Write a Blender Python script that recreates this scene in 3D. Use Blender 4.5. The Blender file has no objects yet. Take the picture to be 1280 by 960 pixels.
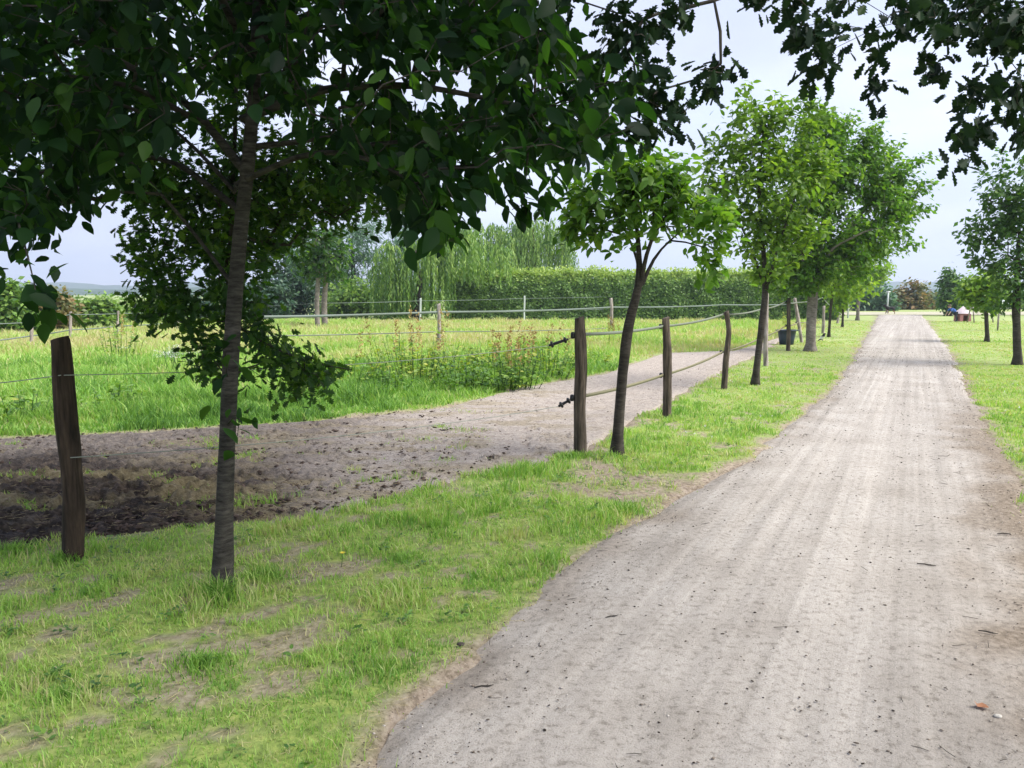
import bpy, math, random
import numpy as np
from mathutils import Vector

rng = np.random.default_rng(7)
random.seed(7)
SC = bpy.context.scene
COL = SC.collection

# ------------------------------------------------------------------ camera model (used to measure the place)
F, HC, PITCH = 985.0, 1.65, math.atan(113 / 985.0)
CP, SP = math.cos(PITCH), math.sin(PITCH)

def ray(u, v):
    cx, cy = (np.asarray(u, float) - 640) / F, (480 - np.asarray(v, float)) / F
    return cx, CP + SP * cy, -SP + CP * cy

def ground(u, v):
    dx, dy, dz = ray(u, v)
    t = -HC / dz
    return np.stack([dx * t, dy * t], -1)

def at(u, v, Y):
    dx, dy, dz = ray(u, v)
    t = np.asarray(Y, float) / dy
    return np.stack([dx * t, dy * t, HC + dz * t], -1)

def project(P):
    x, y, z = P[:, 0], P[:, 1], P[:, 2] - HC
    d = y * CP - z * SP
    d = np.where(d < 0.05, 0.05, d)
    return 640 + F * x / d, 480 - F * (y * SP + z * CP) / d

# ------------------------------------------------------------------ noise
def _h(ix, iy, s):
    n = (ix.astype(np.int64) * 374761393 + iy.astype(np.int64) * 668265263 + s * 974634181) & 0xffffffff
    n = ((n ^ (n >> 13)) * 1274126177) & 0xffffffff
    n = (n ^ (n >> 16)) & 0xffffffff
    return n / 4294967295.0

def vnoise(x, y, s=0):
    x = np.asarray(x, float); y = np.asarray(y, float)
    ix, iy = np.floor(x), np.floor(y)
    fx, fy = x - ix, y - iy
    fx = fx * fx * (3 - 2 * fx); fy = fy * fy * (3 - 2 * fy)
    a = _h(ix, iy, s); b = _h(ix + 1, iy, s); c = _h(ix, iy + 1, s); d = _h(ix + 1, iy + 1, s)
    return (a * (1 - fx) + b * fx) * (1 - fy) + (c * (1 - fx) + d * fx) * fy

def fbm(x, y, s=0, o=4):
    r, a, t = 0, 0.5, 0
    for k in range(o):
        r = r + a * vnoise(x * 2 ** k, y * 2 ** k, s + k * 17); t += a; a *= 0.5
    return r / t

def sstep(a, b, x):
    t = np.clip((x - a) / (b - a), 0, 1)
    return t * t * (3 - 2 * t)

# ------------------------------------------------------------------ polygons on the ground
def sdf(x, y, poly):
    x = np.asarray(x, float).ravel(); y = np.asarray(y, float).ravel()
    d = np.full(x.shape, 1e9); ins = np.zeros(x.shape, bool)
    n = len(poly)
    for i in range(n):
        ax, ay = poly[i]; bx, by = poly[(i + 1) % n]
        ex, ey = bx - ax, by - ay
        L = ex * ex + ey * ey + 1e-12
        t = np.clip(((x - ax) * ex + (y - ay) * ey) / L, 0, 1)
        d = np.minimum(d, (x - ax - t * ex) ** 2 + (y - ay - t * ey) ** 2)
        c = ((ay > y) != (by > y))
        with np.errstate(divide='ignore', invalid='ignore'):
            xi = (bx - ax) * (y - ay) / ((by - ay) if abs(by - ay) > 1e-9 else 1e-9) + ax
        ins ^= c & (x < xi)
    d = np.sqrt(d)
    return np.where(ins, -d, d)

def inpoly(u, v, poly):
    return sdf(u, v, poly) < 0

PL = [(430, 960), (475, 900), (545, 845), (640, 768), (700, 712), (775, 660), (850, 615), (935, 573), (1000, 520), (1045, 480), (1065, 450), (1080, 425), (1095, 399), (1099, 393)]
PR = [(1450, 960), (1345, 740), (1285, 620), (1252, 560), (1230, 520), (1203, 470), (1182, 430), (1157, 399), (1152, 393)]
PLw = np.vstack([[(-5.2, -5), (-2.6, -0.6)], ground([p[0] for p in PL], [p[1] for p in PL]), ])
PRw = np.vstack([[(-1.6, -5), (0.9, 0.0)], ground([p[0] for p in PR], [p[1] for p in PR]), ])
YE = 62.5
def pathL(y): return np.interp(y, PLw[:, 1], PLw[:, 0])
def pathR(y): return np.interp(y, PRw[:, 1], PRw[:, 0])
PATHPOLY = np.vstack([PLw, PRw[::-1]])
TU = [(-250, 558), (0, 547), (200, 537), (400, 524), (560, 508), (640, 486), (760, 466), (830, 441), (920, 438), (985, 419)]
TL = [(-250, 730), (0, 692), (100, 674), (260, 657), (420, 637), (520, 614), (600, 592), (690, 577), (735, 560), (800, 520), (860, 487), (905, 462), (950, 441), (986, 420)]
TUw = ground([p[0] for p in TU], [p[1] for p in TU]); TLw = ground([p[0] for p in TL], [p[1] for p in TL])
TRACKPOLY = np.vstack([TLw, TUw[::-1]])
PASTPX = [(985, 417), (1045, 396)]
PASTPOLY = np.vstack([TUw, ground([1045], [396]), [(24, 75), (-90, 75), (-60, 10)]])
GAP = np.array(ground([690, 735, 800, 870, 945, 860, 800, 770, 720], [583, 572, 588, 592, 582, 625, 648, 625, 612]))   # worn ground at the gateway

def zones(x, y):
    """bare amount, pasture mask, signed distances"""
    w = (fbm(x * 2.3, y * 2.3, 3) - 0.5) * 0.45 + (vnoise(x * 9, y * 9, 8) - .5) * 0.12
    sp = sdf(x, y, PATHPOLY) + w * np.clip(0.5 + y * 0.03, .5, 1.2)
    st = sdf(x, y, TRACKPOLY) + w * 1.2
    sg = sdf(x, y, GAP) + w * 1.3
    pa = sdf(x, y, PASTPOLY) < 0
    return sp, st, sg, pa

def bare_of(x, y, sp, st, sg, pa):
    pat = fbm(x * 2.0 + 5, y * 2.6, 21)
    fine = fbm(x * 8, y * 9, 22, 4)
    left = sstep(-0.3, -1.4, x) * sstep(5.6, 3.6, y) * .115            # thin, trodden turf in the left foreground
    b = sstep(0.555 - left, 0.66 - left, pat * 0.42 + fine * 0.58) * 0.8
    b = np.where(pa, b * 0.4, b)
    b = np.where((x > 7), b * 0.3, b)
    b = np.maximum(b, sstep(0.16, -0.04, sp))
    b = np.maximum(b, sstep(0.12, -0.05, st))
    b = np.maximum(b, sstep(0.10, -0.15, sg) * (0.55 + 0.45 * sstep(.35, .6, fine)))
    # grass islands inside the muddy left part of the track
    isl = sstep(0.50, 0.62, fbm(x * 1.1, y * 2.0, 31)) * sstep(0.2, -1.0, x) * (st < -0.35)
    b = b * (1 - .75 * isl)
    return b

def gheight(x, y, sp, st):
    near = np.exp(-np.maximum(y - 6, 0) / 14)
    h = (fbm(x * .8, y * .8, 40) - .5) * 0.05 + (fbm(x * 5, y * 5, 41) - .5) * 0.025 * near
    h = h - 0.05 * sstep(0.02, -0.12, sp) - 0.05 * sstep(0.02, -0.12, st)
    return h

# ------------------------------------------------------------------ object helpers
def empty(name, loc, label, cat, group=None, rz=0):
    o = bpy.data.objects.new(name, None); COL.objects.link(o)
    o.location = Vector([float(c) for c in loc]); o.rotation_euler[2] = rz
    o.empty_display_size = 0.2
    o['label'] = label; o['category'] = cat
    if group: o['group'] = group
    return o

def tag(o, label, cat, group=None):
    o['label'] = label; o['category'] = cat
    if group: o['group'] = group
    return o

def mesh_np(name, V, faces, mat, parent=None, attrs=None, smooth=False, origin=None):
    """faces: list of (n,k) int arrays"""
    V = np.asarray(V, np.float32)
    if parent is not None:
        V = V - np.array(parent.matrix_basis.translation, np.float32)
    elif origin is not None:
        V = V - np.asarray(origin, np.float32)
    me = bpy.data.meshes.new(name)
    me.vertices.add(len(V)); me.vertices.foreach_set('co', V.ravel())
    faces = [np.asarray(f, np.int32) for f in faces if len(f)]
    nl = sum(f.size for f in faces); nf = sum(len(f) for f in faces)
    me.loops.add(nl); me.polygons.add(nf)
    me.loops.foreach_set('vertex_index', np.concatenate([f.ravel() for f in faces]))
    tot = np.concatenate([np.full(len(f), f.shape[1], np.int32) for f in faces])
    st = np.concatenate([[0], np.cumsum(tot)[:-1]]).astype(np.int32)
    me.polygons.foreach_set('loop_start', st); me.polygons.foreach_set('loop_total', tot)
    if smooth: me.polygons.foreach_set('use_smooth', np.ones(nf, bool))
    for k, a in (attrs or {}).items():
        at_ = me.attributes.new(k, 'FLOAT', 'POINT'); at_.data.foreach_set('value', np.asarray(a, np.float32))
    me.update(calc_edges=True); me.validate()
    o = bpy.data.objects.new(name, me); COL.objects.link(o)
    me.materials.append(mat)
    if parent is not None: o.parent = parent
    elif origin is not None: o.location = [float(c) for c in origin]
    return o

class MB:
    def __init__(s): s.V = []; s.F = {}; s.n = 0
    def add(s, V, faces):
        for f in faces:
            f = np.asarray(f, np.int64)
            if len(f): s.F.setdefault(f.shape[1], []).append(f + s.n)
        s.V.append(np.asarray(V, float)); s.n += len(V)
    def build(s, name, mat, parent=None, smooth=False, origin=None):
        return mesh_np(name, np.vstack(s.V), [np.vstack(f) for f in s.F.values()], mat, parent, None, smooth, origin)
    def tube(s, P, R, sides=8, cap=True, rough=0, seed=0, flat=None):
        P = np.asarray(P, float); n = len(P); R = np.broadcast_to(np.asarray(R, float), (n,))
        T = np.gradient(P, axis=0); T /= np.linalg.norm(T, axis=1)[:, None] + 1e-12
        a = np.array([1., 0, 0]) if abs(T[0, 0]) < .8 else np.array([0, 1., 0])
        V = []
        th = np.arange(sides) / sides * 2 * np.pi
        u = np.cross(T[0], a)
        for i in range(n):
            u = u - T[i] * np.dot(u, T[i]); u /= np.linalg.norm(u) + 1e-12
            w = np.cross(T[i], u)
            r = R[i] * np.ones(sides)
            if rough:
                r = r * (1 + rough * (vnoise(np.cos(th) * 1.6 + seed, np.sin(th) * 1.6 + i * .12, seed) - .5) * 2
                         + rough * .5 * (vnoise(np.cos(th) * 4 + seed, np.sin(th) * 4 + i * .7, seed + 3) - .5) * 2)
            V.append(P[i] + np.outer(np.cos(th) * r, u) + np.outer(np.sin(th) * r, w))
        V = np.vstack(V)
        i = np.arange(n - 1)[:, None] * sides; j = np.arange(sides)[None, :]; k = (j + 1) % sides
        q = np.stack([i + j, i + k, i + sides + k, i + sides + j], -1).reshape(-1, 4)
        s.add(V, [q])
        if cap and n > 1:
            o = s.n - len(V)
            s.F.setdefault(sides, []).append(np.array([[o + x for x in range(sides)][::-1], [o + (n - 1) * sides + x for x in range(sides)]]))
    def box(s, c, size, rz=0):
        x, y, z = np.array(size) / 2
        V = np.array([(a, b, d) for a in (-x, x) for b in (-y, y) for d in (-z, z)])
        ca, sa = math.cos(rz), math.sin(rz)
        V = np.stack([V[:, 0] * ca - V[:, 1] * sa, V[:, 0] * sa + V[:, 1] * ca, V[:, 2]], -1) + np.array(c)
        s.add(V, [[(0, 1, 3, 2), (4, 6, 7, 5), (0, 4, 5, 1), (2, 3, 7, 6), (0, 2, 6, 4), (1, 5, 7, 3)]])

# ------------------------------------------------------------------ materials
def newmat(name):
    m = bpy.data.materials.new(name); m.use_nodes = True
    nt = m.node_tree; nt.nodes.clear()
    out = nt.nodes.new('ShaderNodeOutputMaterial')
    return m, nt, out

def N(nt, typ, **kw):
    n = nt.nodes.new(typ)
    for k, v in kw.items():
        if k.startswith('i_'):
            n.inputs[k[2:].replace('_', ' ')].default_value = v
        else: setattr(n, k, v)
    return n

def ramp(nt, stops, fac, interp='LINEAR'):
    r = nt.nodes.new('ShaderNodeValToRGB'); r.color_ramp.interpolation = interp
    e = r.color_ramp.elements
    while len(e) < len(stops): e.new(0.5)
    for x, (p, c) in zip(e, stops):
        x.position = p; x.color = (c[0], c[1], c[2], 1)
    nt.links.new(fac, r.inputs[0])
    return r.outputs[0]

def mix(nt, fac, a, b, typ='MIX'):
    m = nt.nodes.new('ShaderNodeMix'); m.data_type = 'RGBA'; m.blend_type = typ
    for s, v in ((m.inputs[0], fac), (m.inputs[6], a), (m.inputs[7], b)):
        if hasattr(v, 'is_linked'): nt.links.new(v, s)
        elif isinstance(v, (int, float)): s.default_value = v
        else: s.default_value = (v[0], v[1], v[2], 1)
    return m.outputs[2]

def noise(nt, vec, scale, detail=4, rough=.55):
    n = N(nt, 'ShaderNodeTexNoise'); n.inputs['Scale'].default_value = scale
    n.inputs['Detail'].default_value = detail; n.inputs['Roughness'].default_value = rough
    if vec is not None: nt.links.new(vec, n.inputs['Vector'])
    return n.outputs[0]

def mapping(nt, rot=(0, 0, 0), sc=(1, 1, 1), src='Object'):
    tc = N(nt, 'ShaderNodeTexCoord'); mp = N(nt, 'ShaderNodeMapping')
    mp.inputs['Rotation'].default_value = rot; mp.inputs['Scale'].default_value = sc
    nt.links.new(tc.outputs[src], mp.inputs['Vector'])
    return mp.outputs[0]

def principled(nt, out, col, rough=.8, spec=.3, bump=None, bstr=.3, bdist=.02):
    p = N(nt, 'ShaderNodeBsdfPrincipled')
    p.inputs['Roughness'].default_value = rough; p.inputs['Specular IOR Level'].default_value = spec
    if hasattr(col, 'is_linked'): nt.links.new(col, p.inputs['Base Color'])
    else: p.inputs['Base Color'].default_value = (*col, 1)
    if bump is not None:
        b = N(nt, 'ShaderNodeBump'); b.inputs['Strength'].default_value = bstr; b.inputs['Distance'].default_value = bdist
        nt.links.new(bump, b.inputs['Height']); nt.links.new(b.outputs[0], p.inputs['Normal'])
    if out is not None: nt.links.new(p.outputs[0], out.inputs[0])
    return p

def plain(name, col, rough=.6, spec=.4, var=.15, scale=30):
    m, nt, out = newmat(name)
    v = mapping(nt)
    n = noise(nt, v, scale)
    c = ramp(nt, [(.3, [x * (1 - var) for x in col]), (.7, [min(1, x * (1 + var)) for x in col])], n)
    principled(nt, out, c, rough, spec, n, .15, .01)
    return m

def leafmat(name, stops, trans, tcol, rough=.45, spec=.35):
    m, nt, out = newmat(name)
    a = N(nt, 'ShaderNodeAttribute'); a.attribute_name = 'tone'
    c = ramp(nt, stops, a.outputs['Fac'])
    p = principled(nt, None, c, rough, spec)
    t = N(nt, 'ShaderNodeBsdfTranslucent')
    tc = mix(nt, 1.0, c, tcol, 'MULTIPLY')
    nt.links.new(tc, t.inputs['Color'])
    mx = N(nt, 'ShaderNodeMixShader'); mx.inputs[0].default_value = trans
    nt.links.new(p.outputs[0], mx.inputs[1]); nt.links.new(t.outputs[0], mx.inputs[2])
    nt.links.new(mx.outputs[0], out.inputs[0])
    return m

def bark(name, dark, light, kind='cherry'):
    m, nt, out = newmat(name)
    if kind == 'cherry':
        v = mapping(nt, sc=(11, 11, 55)); n = noise(nt, v, 1.0, 7, .72)
        v2 = mapping(nt, sc=(3, 3, 5)); n2 = noise(nt, v2, 1.5, 4)
    else:
        v = mapping(nt, sc=(38, 38, 3)); n = noise(nt, v, 1.0, 5, .65)
        v2 = mapping(nt, sc=(6, 6, 3)); n2 = noise(nt, v2, 1.5, 4)
    c1 = ramp(nt, [(.33, dark), (.52, [(a + b) / 2 for a, b in zip(dark, light)]), (.72, light)], n)
    c2 = ramp(nt, [(.3, (.55, .55, .5)), (.65, (1.15, 1.1, 1.05))], n2)
    c = mix(nt, 1.0, c1, c2, 'MULTIPLY')
    principled(nt, out, c, .85, .2, n, .6, .012)
    return m

M = {}
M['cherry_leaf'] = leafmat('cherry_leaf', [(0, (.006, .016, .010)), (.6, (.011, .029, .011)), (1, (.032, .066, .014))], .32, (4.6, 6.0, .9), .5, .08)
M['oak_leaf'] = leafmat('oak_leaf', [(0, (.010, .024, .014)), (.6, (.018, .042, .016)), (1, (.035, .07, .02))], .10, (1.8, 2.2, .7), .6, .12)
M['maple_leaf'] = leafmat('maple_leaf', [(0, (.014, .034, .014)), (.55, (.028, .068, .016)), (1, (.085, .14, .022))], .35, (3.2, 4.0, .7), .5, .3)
M['row_leaf'] = leafmat('row_leaf', [(0, (.05, .11, .022)), (.5, (.09, .18, .03)), (1, (.17, .26, .04))], .42, (1.7, 1.9, .6), .45, .35)
M['row_leaf_mid'] = leafmat('row_leaf_mid', [(0, (.045, .105, .022)), (.5, (.095, .20, .03)), (1, (.20, .31, .045))], .40, (1.7, 1.9, .6), .45, .3)
M['row_leaf_warm'] = leafmat('row_leaf_warm', [(0, (.06, .125, .024)), (.5, (.12, .215, .032)), (1, (.23, .33, .05))], .42, (1.65, 1.8, .6), .45, .3)
M['row_leaf_light'] = leafmat('row_leaf_light', [(0, (.09, .17, .028)), (.5, (.15, .26, .035)), (1, (.26, .36, .05))], .45, (1.6, 1.7, .6), .45, .35)
M['row_leaf_dark'] = leafmat('row_leaf_dark', [(0, (.035, .085, .03)), (.5, (.06, .13, .035)), (1, (.11, .19, .04))], .35, (1.7, 1.9, .7), .45, .35)
M['hedge_leaf'] = leafmat('hedge_leaf', [(0, (.045, .10, .028)), (.4, (.14, .25, .052)), (.75, (.29, .40, .09)), (1, (.45, .53, .16))], .3, (1.5, 1.6, .6))
M['willow_leaf'] = leafmat('willow_leaf', [(0, (.07, .15, .04)), (.5, (.16, .28, .065)), (1, (.30, .42, .12))], .35, (1.4, 1.5, .6))
M['blue_leaf'] = leafmat('blue_leaf', [(0, (.05, .11, .07)), (.5, (.10, .19, .12)), (1, (.20, .30, .20))], .3, (1.3, 1.5, .9))
M['conifer_leaf'] = leafmat('conifer_leaf', [(0, (.02, .055, .035)), (.5, (.04, .09, .05)), (1, (.07, .13, .06))], .15, (1.3, 1.5, .8))
M['bush_leaf'] = leafmat('bush_leaf', [(0, (.05, .12, .03)), (.5, (.15, .26, .06)), (1, (.28, .40, .10))], .35, (1.5, 1.6, .6))
M['rust_leaf'] = leafmat('rust_leaf', [(0, (.09, .13, .05)), (.5, (.16, .16, .06)), (1, (.27, .17, .08))], .3, (1.4, 1.3, .7))
M['dock_leaf'] = leafmat('dock_leaf', [(0, (.045, .11, .03)), (.45, (.13, .25, .05)), (.75, (.25, .37, .07)), (1, (.38, .40, .09))], .35, (1.5, 1.6, .5))
M['seed'] = leafmat('seed_head', [(0, (.26, .16, .07)), (.5, (.36, .27, .11)), (1, (.44, .38, .16))], .2, (1.2, 1.1, .7), .8, .1)
M['grass'] = leafmat('grass_blade', [(0, (.06, .15, .03)), (.35, (.17, .33, .065)), (.6, (.29, .46, .10)), (.82, (.41, .48, .19)), (1, (.48, .42, .26))], .38, (1.45, 1.5, .6), .5, .3)
M['cherry_bark'] = bark('cherry_bark', (.011, .010, .009), (.10, .095, .086))
M['dark_bark'] = bark('dark_bark', (.022, .019, .017), (.10, .09, .08))
M['pale_bark'] = bark('pale_bark', (.10, .085, .08), (.36, .33, .31))
M['oak_bark'] = bark('oak_bark', (.04, .035, .03), (.13, .12, .10), 'v')
M['post_dark'] = bark('post_dark', (.014, .011, .009), (.085, .06, .045), 'v')
M['post_wood'] = bark('post_wood', (.022, .018, .015), (.17, .14, .115), 'v')
M['post_grey'] = bark('post_grey', (.17, .14, .13), (.50, .46, .45), 'v')
M['white_plastic'] = plain('white_plastic', (.42, .46, .44), .45)
M['black_plastic'] = plain('black_plastic', (.012, .012, .014), .4)
M['tape'] = plain('fence_tape', (.155, .175, .135), .6, .3, .12, 90)
M['tape_olive'] = plain('fence_tape_olive', (.18, .165, .10), .6, .3, .12, 90)
M['tape_white'] = plain('fence_tape_pale', (.13, .16, .14), .6, .3, .1, 60)
M['cord'] = plain('electric_cord', (.28, .30, .26), .7)
M['steel'] = plain('steel', (.35, .35, .36), .35)
M['bucket'] = plain('bucket_plastic', (.025, .04, .075), .45)

# ground, path, mud
def ground_material():
    m, nt, out = newmat('meadow_ground')
    v = mapping(nt)
    n1 = noise(nt, v, 1.1, 5); n2 = noise(nt, v, 14, 6, .65); n3 = noise(nt, v, 60, 4, .6)
    grass = ramp(nt, [(.28, (.08, .11, .035)), (.46, (.18, .25, .065)), (.62, (.27, .33, .09)), (.78, (.34, .31, .15))], n2)
    far = ramp(nt, [(.3, (.24, .33, .11)), (.55, (.31, .37, .15)), (.75, (.37, .37, .20))], n1)
    at1 = N(nt, 'ShaderNodeAttribute'); at1.attribute_name = 'dry'
    g = mix(nt, at1.outputs['Fac'], grass, far)
    g = mix(nt, .35, g, ramp(nt, [(.3, (.5, .5, .5)), (.7, (1.3, 1.3, 1.2))], n3), 'MULTIPLY')
    soil = ramp(nt, [(.34, (.09, .068, .05)), (.5, (.25, .20, .155)), (.72, (.40, .345, .285))], noise(nt, v, 22, 7, .75))
    at2 = N(nt, 'ShaderNodeAttribute'); at2.attribute_name = 'bare'
    c = mix(nt, at2.outputs['Fac'], g, soil)
    principled(nt, out, c, .9, .1, n2, .6, .03)
    return m

def path_material(ang):
    m, nt, out = newmat('sandy_path')
    v = mapping(nt)
    def along(sc):
        a = mapping(nt, rot=(0, 0, ang)); mp = N(nt, 'ShaderNodeMapping'); mp.inputs['Scale'].default_value = sc
        nt.links.new(a, mp.inputs['Vector']); return mp.outputs[0]
    lines = along((13, .10, 1))
    ln = noise(nt, lines, 1.0, 4, .6)
    lines2 = along((2.6, .05, 1))
    ln2 = noise(nt, lines2, 1.0, 3, .6)
    big = noise(nt, v, 1.3, 5, .6)
    mid = noise(nt, v, 24, 5, .7)
    fine = noise(nt, v, 130, 4, .7)
    base = ramp(nt, [(.3, (.295, .268, .240)), (.5, (.350, .322, .293)), (.7, (.385, .358, .330))], big)
    c = mix(nt, .8, base, ramp(nt, [(.30, (.85, .845, .835)), (.5, (.98, .98, .98)), (.66, (1.11, 1.11, 1.11))], ln), 'MULTIPLY')
    c = mix(nt, .7, c, ramp(nt, [(.35, (.84, .83, .82)), (.6, (1.1, 1.1, 1.1))], ln2), 'MULTIPLY')
    c = mix(nt, .8, c, ramp(nt, [(.34, (.56, .54, .51)), (.47, (.98, .98, .97)), (.72, (1.13, 1.13, 1.13))], mid), 'MULTIPLY')
    c = mix(nt, .7, c, ramp(nt, [(.34, (.6, .58, .55)), (.46, (1, 1, 1)), (.7, (1.12, 1.12, 1.12))], fine), 'MULTIPLY')
    a = N(nt, 'ShaderNodeAttribute'); a.attribute_name = 'edge'
    soil = ramp(nt, [(.3, (.10, .08, .062)), (.55, (.22, .18, .14)), (.8, (.36, .31, .26))], mid)
    c = mix(nt, a.outputs['Fac'], c, soil)
    h = N(nt, 'ShaderNodeMath', operation='ADD'); nt.links.new(fine, h.inputs[0])
    h2 = N(nt, 'ShaderNodeMath', operation='MULTIPLY_ADD'); nt.links.new(ln, h2.inputs[0]); h2.inputs[1].default_value = .9; nt.links.new(mid, h2.inputs[2])
    nt.links.new(h2.outputs[0], h.inputs[1])
    principled(nt, out, c, .95, .1, h.outputs[0], .55, .012)
    return m

def track_material():
    m, nt, out = newmat('muddy_track')
    v = mapping(nt)
    v_ = mapping(nt, sc=(.6, 1.25, 1)); mid = noise(nt, v_, 13, 7, .74); fine = noise(nt, v_, 70, 5, .72)
    dry = ramp(nt, [(.28, (.23, .19, .165)), (.42, (.42, .365, .325)), (.7, (.52, .465, .42))], mid)
    wet = ramp(nt, [(.34, (.010, .008, .008)), (.48, (.045, .034, .029)), (.6, (.12, .09, .068)), (.78, (.26, .20, .14))], mid)
    a = N(nt, 'ShaderNodeAttribute'); a.attribute_name = 'wet'
    c = mix(nt, a.outputs['Fac'], dry, wet)
    v2_ = mapping(nt, sc=(.5, 1.3, 1)); sp_ = noise(nt, v2_, 34, 6, .78)
    c = mix(nt, .9, c, ramp(nt, [(.36, (.42, .38, .35)), (.47, (.95, .95, .94)), (.72, (1.16, 1.14, 1.1))], sp_), 'MULTIPLY')
    c = mix(nt, .6, c, ramp(nt, [(.34, (.55, .52, .5)), (.5, (1, 1, 1)), (.7, (1.15, 1.12, 1.08))], fine), 'MULTIPLY')
    a2 = N(nt, 'ShaderNodeAttribute'); a2.attribute_name = 'straw'
    st = ramp(nt, [(.3, (.10, .08, .04)), (.5, (.27, .22, .12)), (.75, (.42, .36, .22))], sp_)
    c = mix(nt, a2.outputs['Fac'], c, st)
    principled(nt, out, c, .85, .2, mid, 1.0, .07)
    return m

# ------------------------------------------------------------------ ground sheet
def graded(a, b, lo, hi, step, grow):
    xs = list(np.arange(lo, hi + 1e-6, step))
    s = step; x = hi
    while x < b: s *= grow; x += s; xs.append(x)
    s = step; x = lo
    while x > a: s *= grow; x -= s; xs.insert(0, x)
    return np.array(xs)

def make_ground():
    gx = graded(-2600, 2600, -6, 7, .085, 1.045); gy = graded(-300, 2600, 2.2, 11, .085, 1.045)
    X, Y = np.meshgrid(gx, gy)
    x, y = X.ravel(), Y.ravel()
    sp, st, sg, pa = zones(x, y)
    b = bare_of(x, y, sp, st, sg, pa)
    z = gheight(x, y, sp, st)
    far = sstep(20, 60, np.hypot(x, y))
    z = z * (1 - far) + far * -0.03
    dry = np.where(pa, .25 + .6 * sstep(14, 30, y), .1 + .75 * sstep(12, 30, y)); dry = np.clip(dry + (fbm(x * .25, y * .25, 5) - .5) * .9, 0, 1)
    nx, ny = len(gx), len(gy)
    i = np.arange(ny - 1)[:, None] * nx; j = np.arange(nx - 1)[None, :]
    q = np.stack([i + j, i + j + 1, i + nx + j + 1, i + nx + j], -1).reshape(-1, 4)
    o = mesh_np('ground', np.stack([x, y, z], -1), [q], ground_material(), None, {'bare': b, 'dry': dry}, True)
    o['kind'] = 'structure'

def make_path():
    ys = [-5.0]; s = .07
    while ys[-1] < YE:
        y = ys[-1]
        ys.append(y + (.07 if y < 9 else min(.6, .07 * (1 + (y - 9) * .12))) if y > 1.5 else y + .3)
    ys = np.array(ys); nc = 56
    t = np.linspace(0, 1, nc)
    L = pathL(ys) + (fbm(ys * 1.2, ys * 0 + 2, 51) - .5) * .3 - .03; R = pathR(ys) + (fbm(ys * 1.1, ys * 0 + 9, 52) - .5) * .35
    X = L[:, None] * (1 - t) + R[:, None] * t; Y = np.repeat(ys[:, None], nc, 1)
    ca, sa = math.cos(-PANG), math.sin(-PANG)
    across = X * math.cos(PANG) - Y * math.sin(PANG)
    along = X * math.sin(PANG) + Y * math.cos(PANG)
    z = .002 + (fbm(across * 9, along * .35, 61, 3) - .5) * .022 + (fbm(X * 9, Y * 9, 62, 3) - .5) * .012
    dl = np.minimum(X - L[:, None], R[:, None] - X)
    z = z - .03 * (1 - sstep(0, .14, dl))
    nz = fbm(X * 3, Y * 3, 63)
    e = np.maximum(sstep(.36, .0, (X - L[:, None]) + (nz - .5) * .8) * .5, sstep(.75, .1, (R[:, None] - X) + (nz - .5) * .9) * sstep(16, 7, Y))
    n = len(ys)
    i = np.arange(n - 1)[:, None] * nc; j = np.arange(nc - 1)[None, :]
    q = np.stack([i + j, i + j + 1, i + nc + j + 1, i + nc + j], -1).reshape(-1, 4)
    o = mesh_np('path', np.stack([X, Y, z], -1).reshape(-1, 3), [q], path_material(PANG), None, {'edge': e.ravel()}, True)
    o['kind'] = 'structure'
    # sandy cross track at the far end
    xs = np.linspace(-4, 75, 120)
    yl = 62 + (fbm(xs * .3, xs * 0, 71) - .5) * 2 - .02 * xs; yh = 71.5 + (fbm(xs * .3, xs * 0, 72) - .5) * 2
    V = np.vstack([np.stack([xs, yl, xs * 0 + .012], -1), np.stack([xs, yh, xs * 0 + .012], -1)])
    k = np.arange(119)
    o = mesh_np('cross_track', V, [np.stack([k, k + 1, k + 121, k + 120], -1)], plain('dry_sand', (.36, .34, .25), .9, .1, .2, 3), None, None, True)
    o['kind'] = 'structure'

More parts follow.
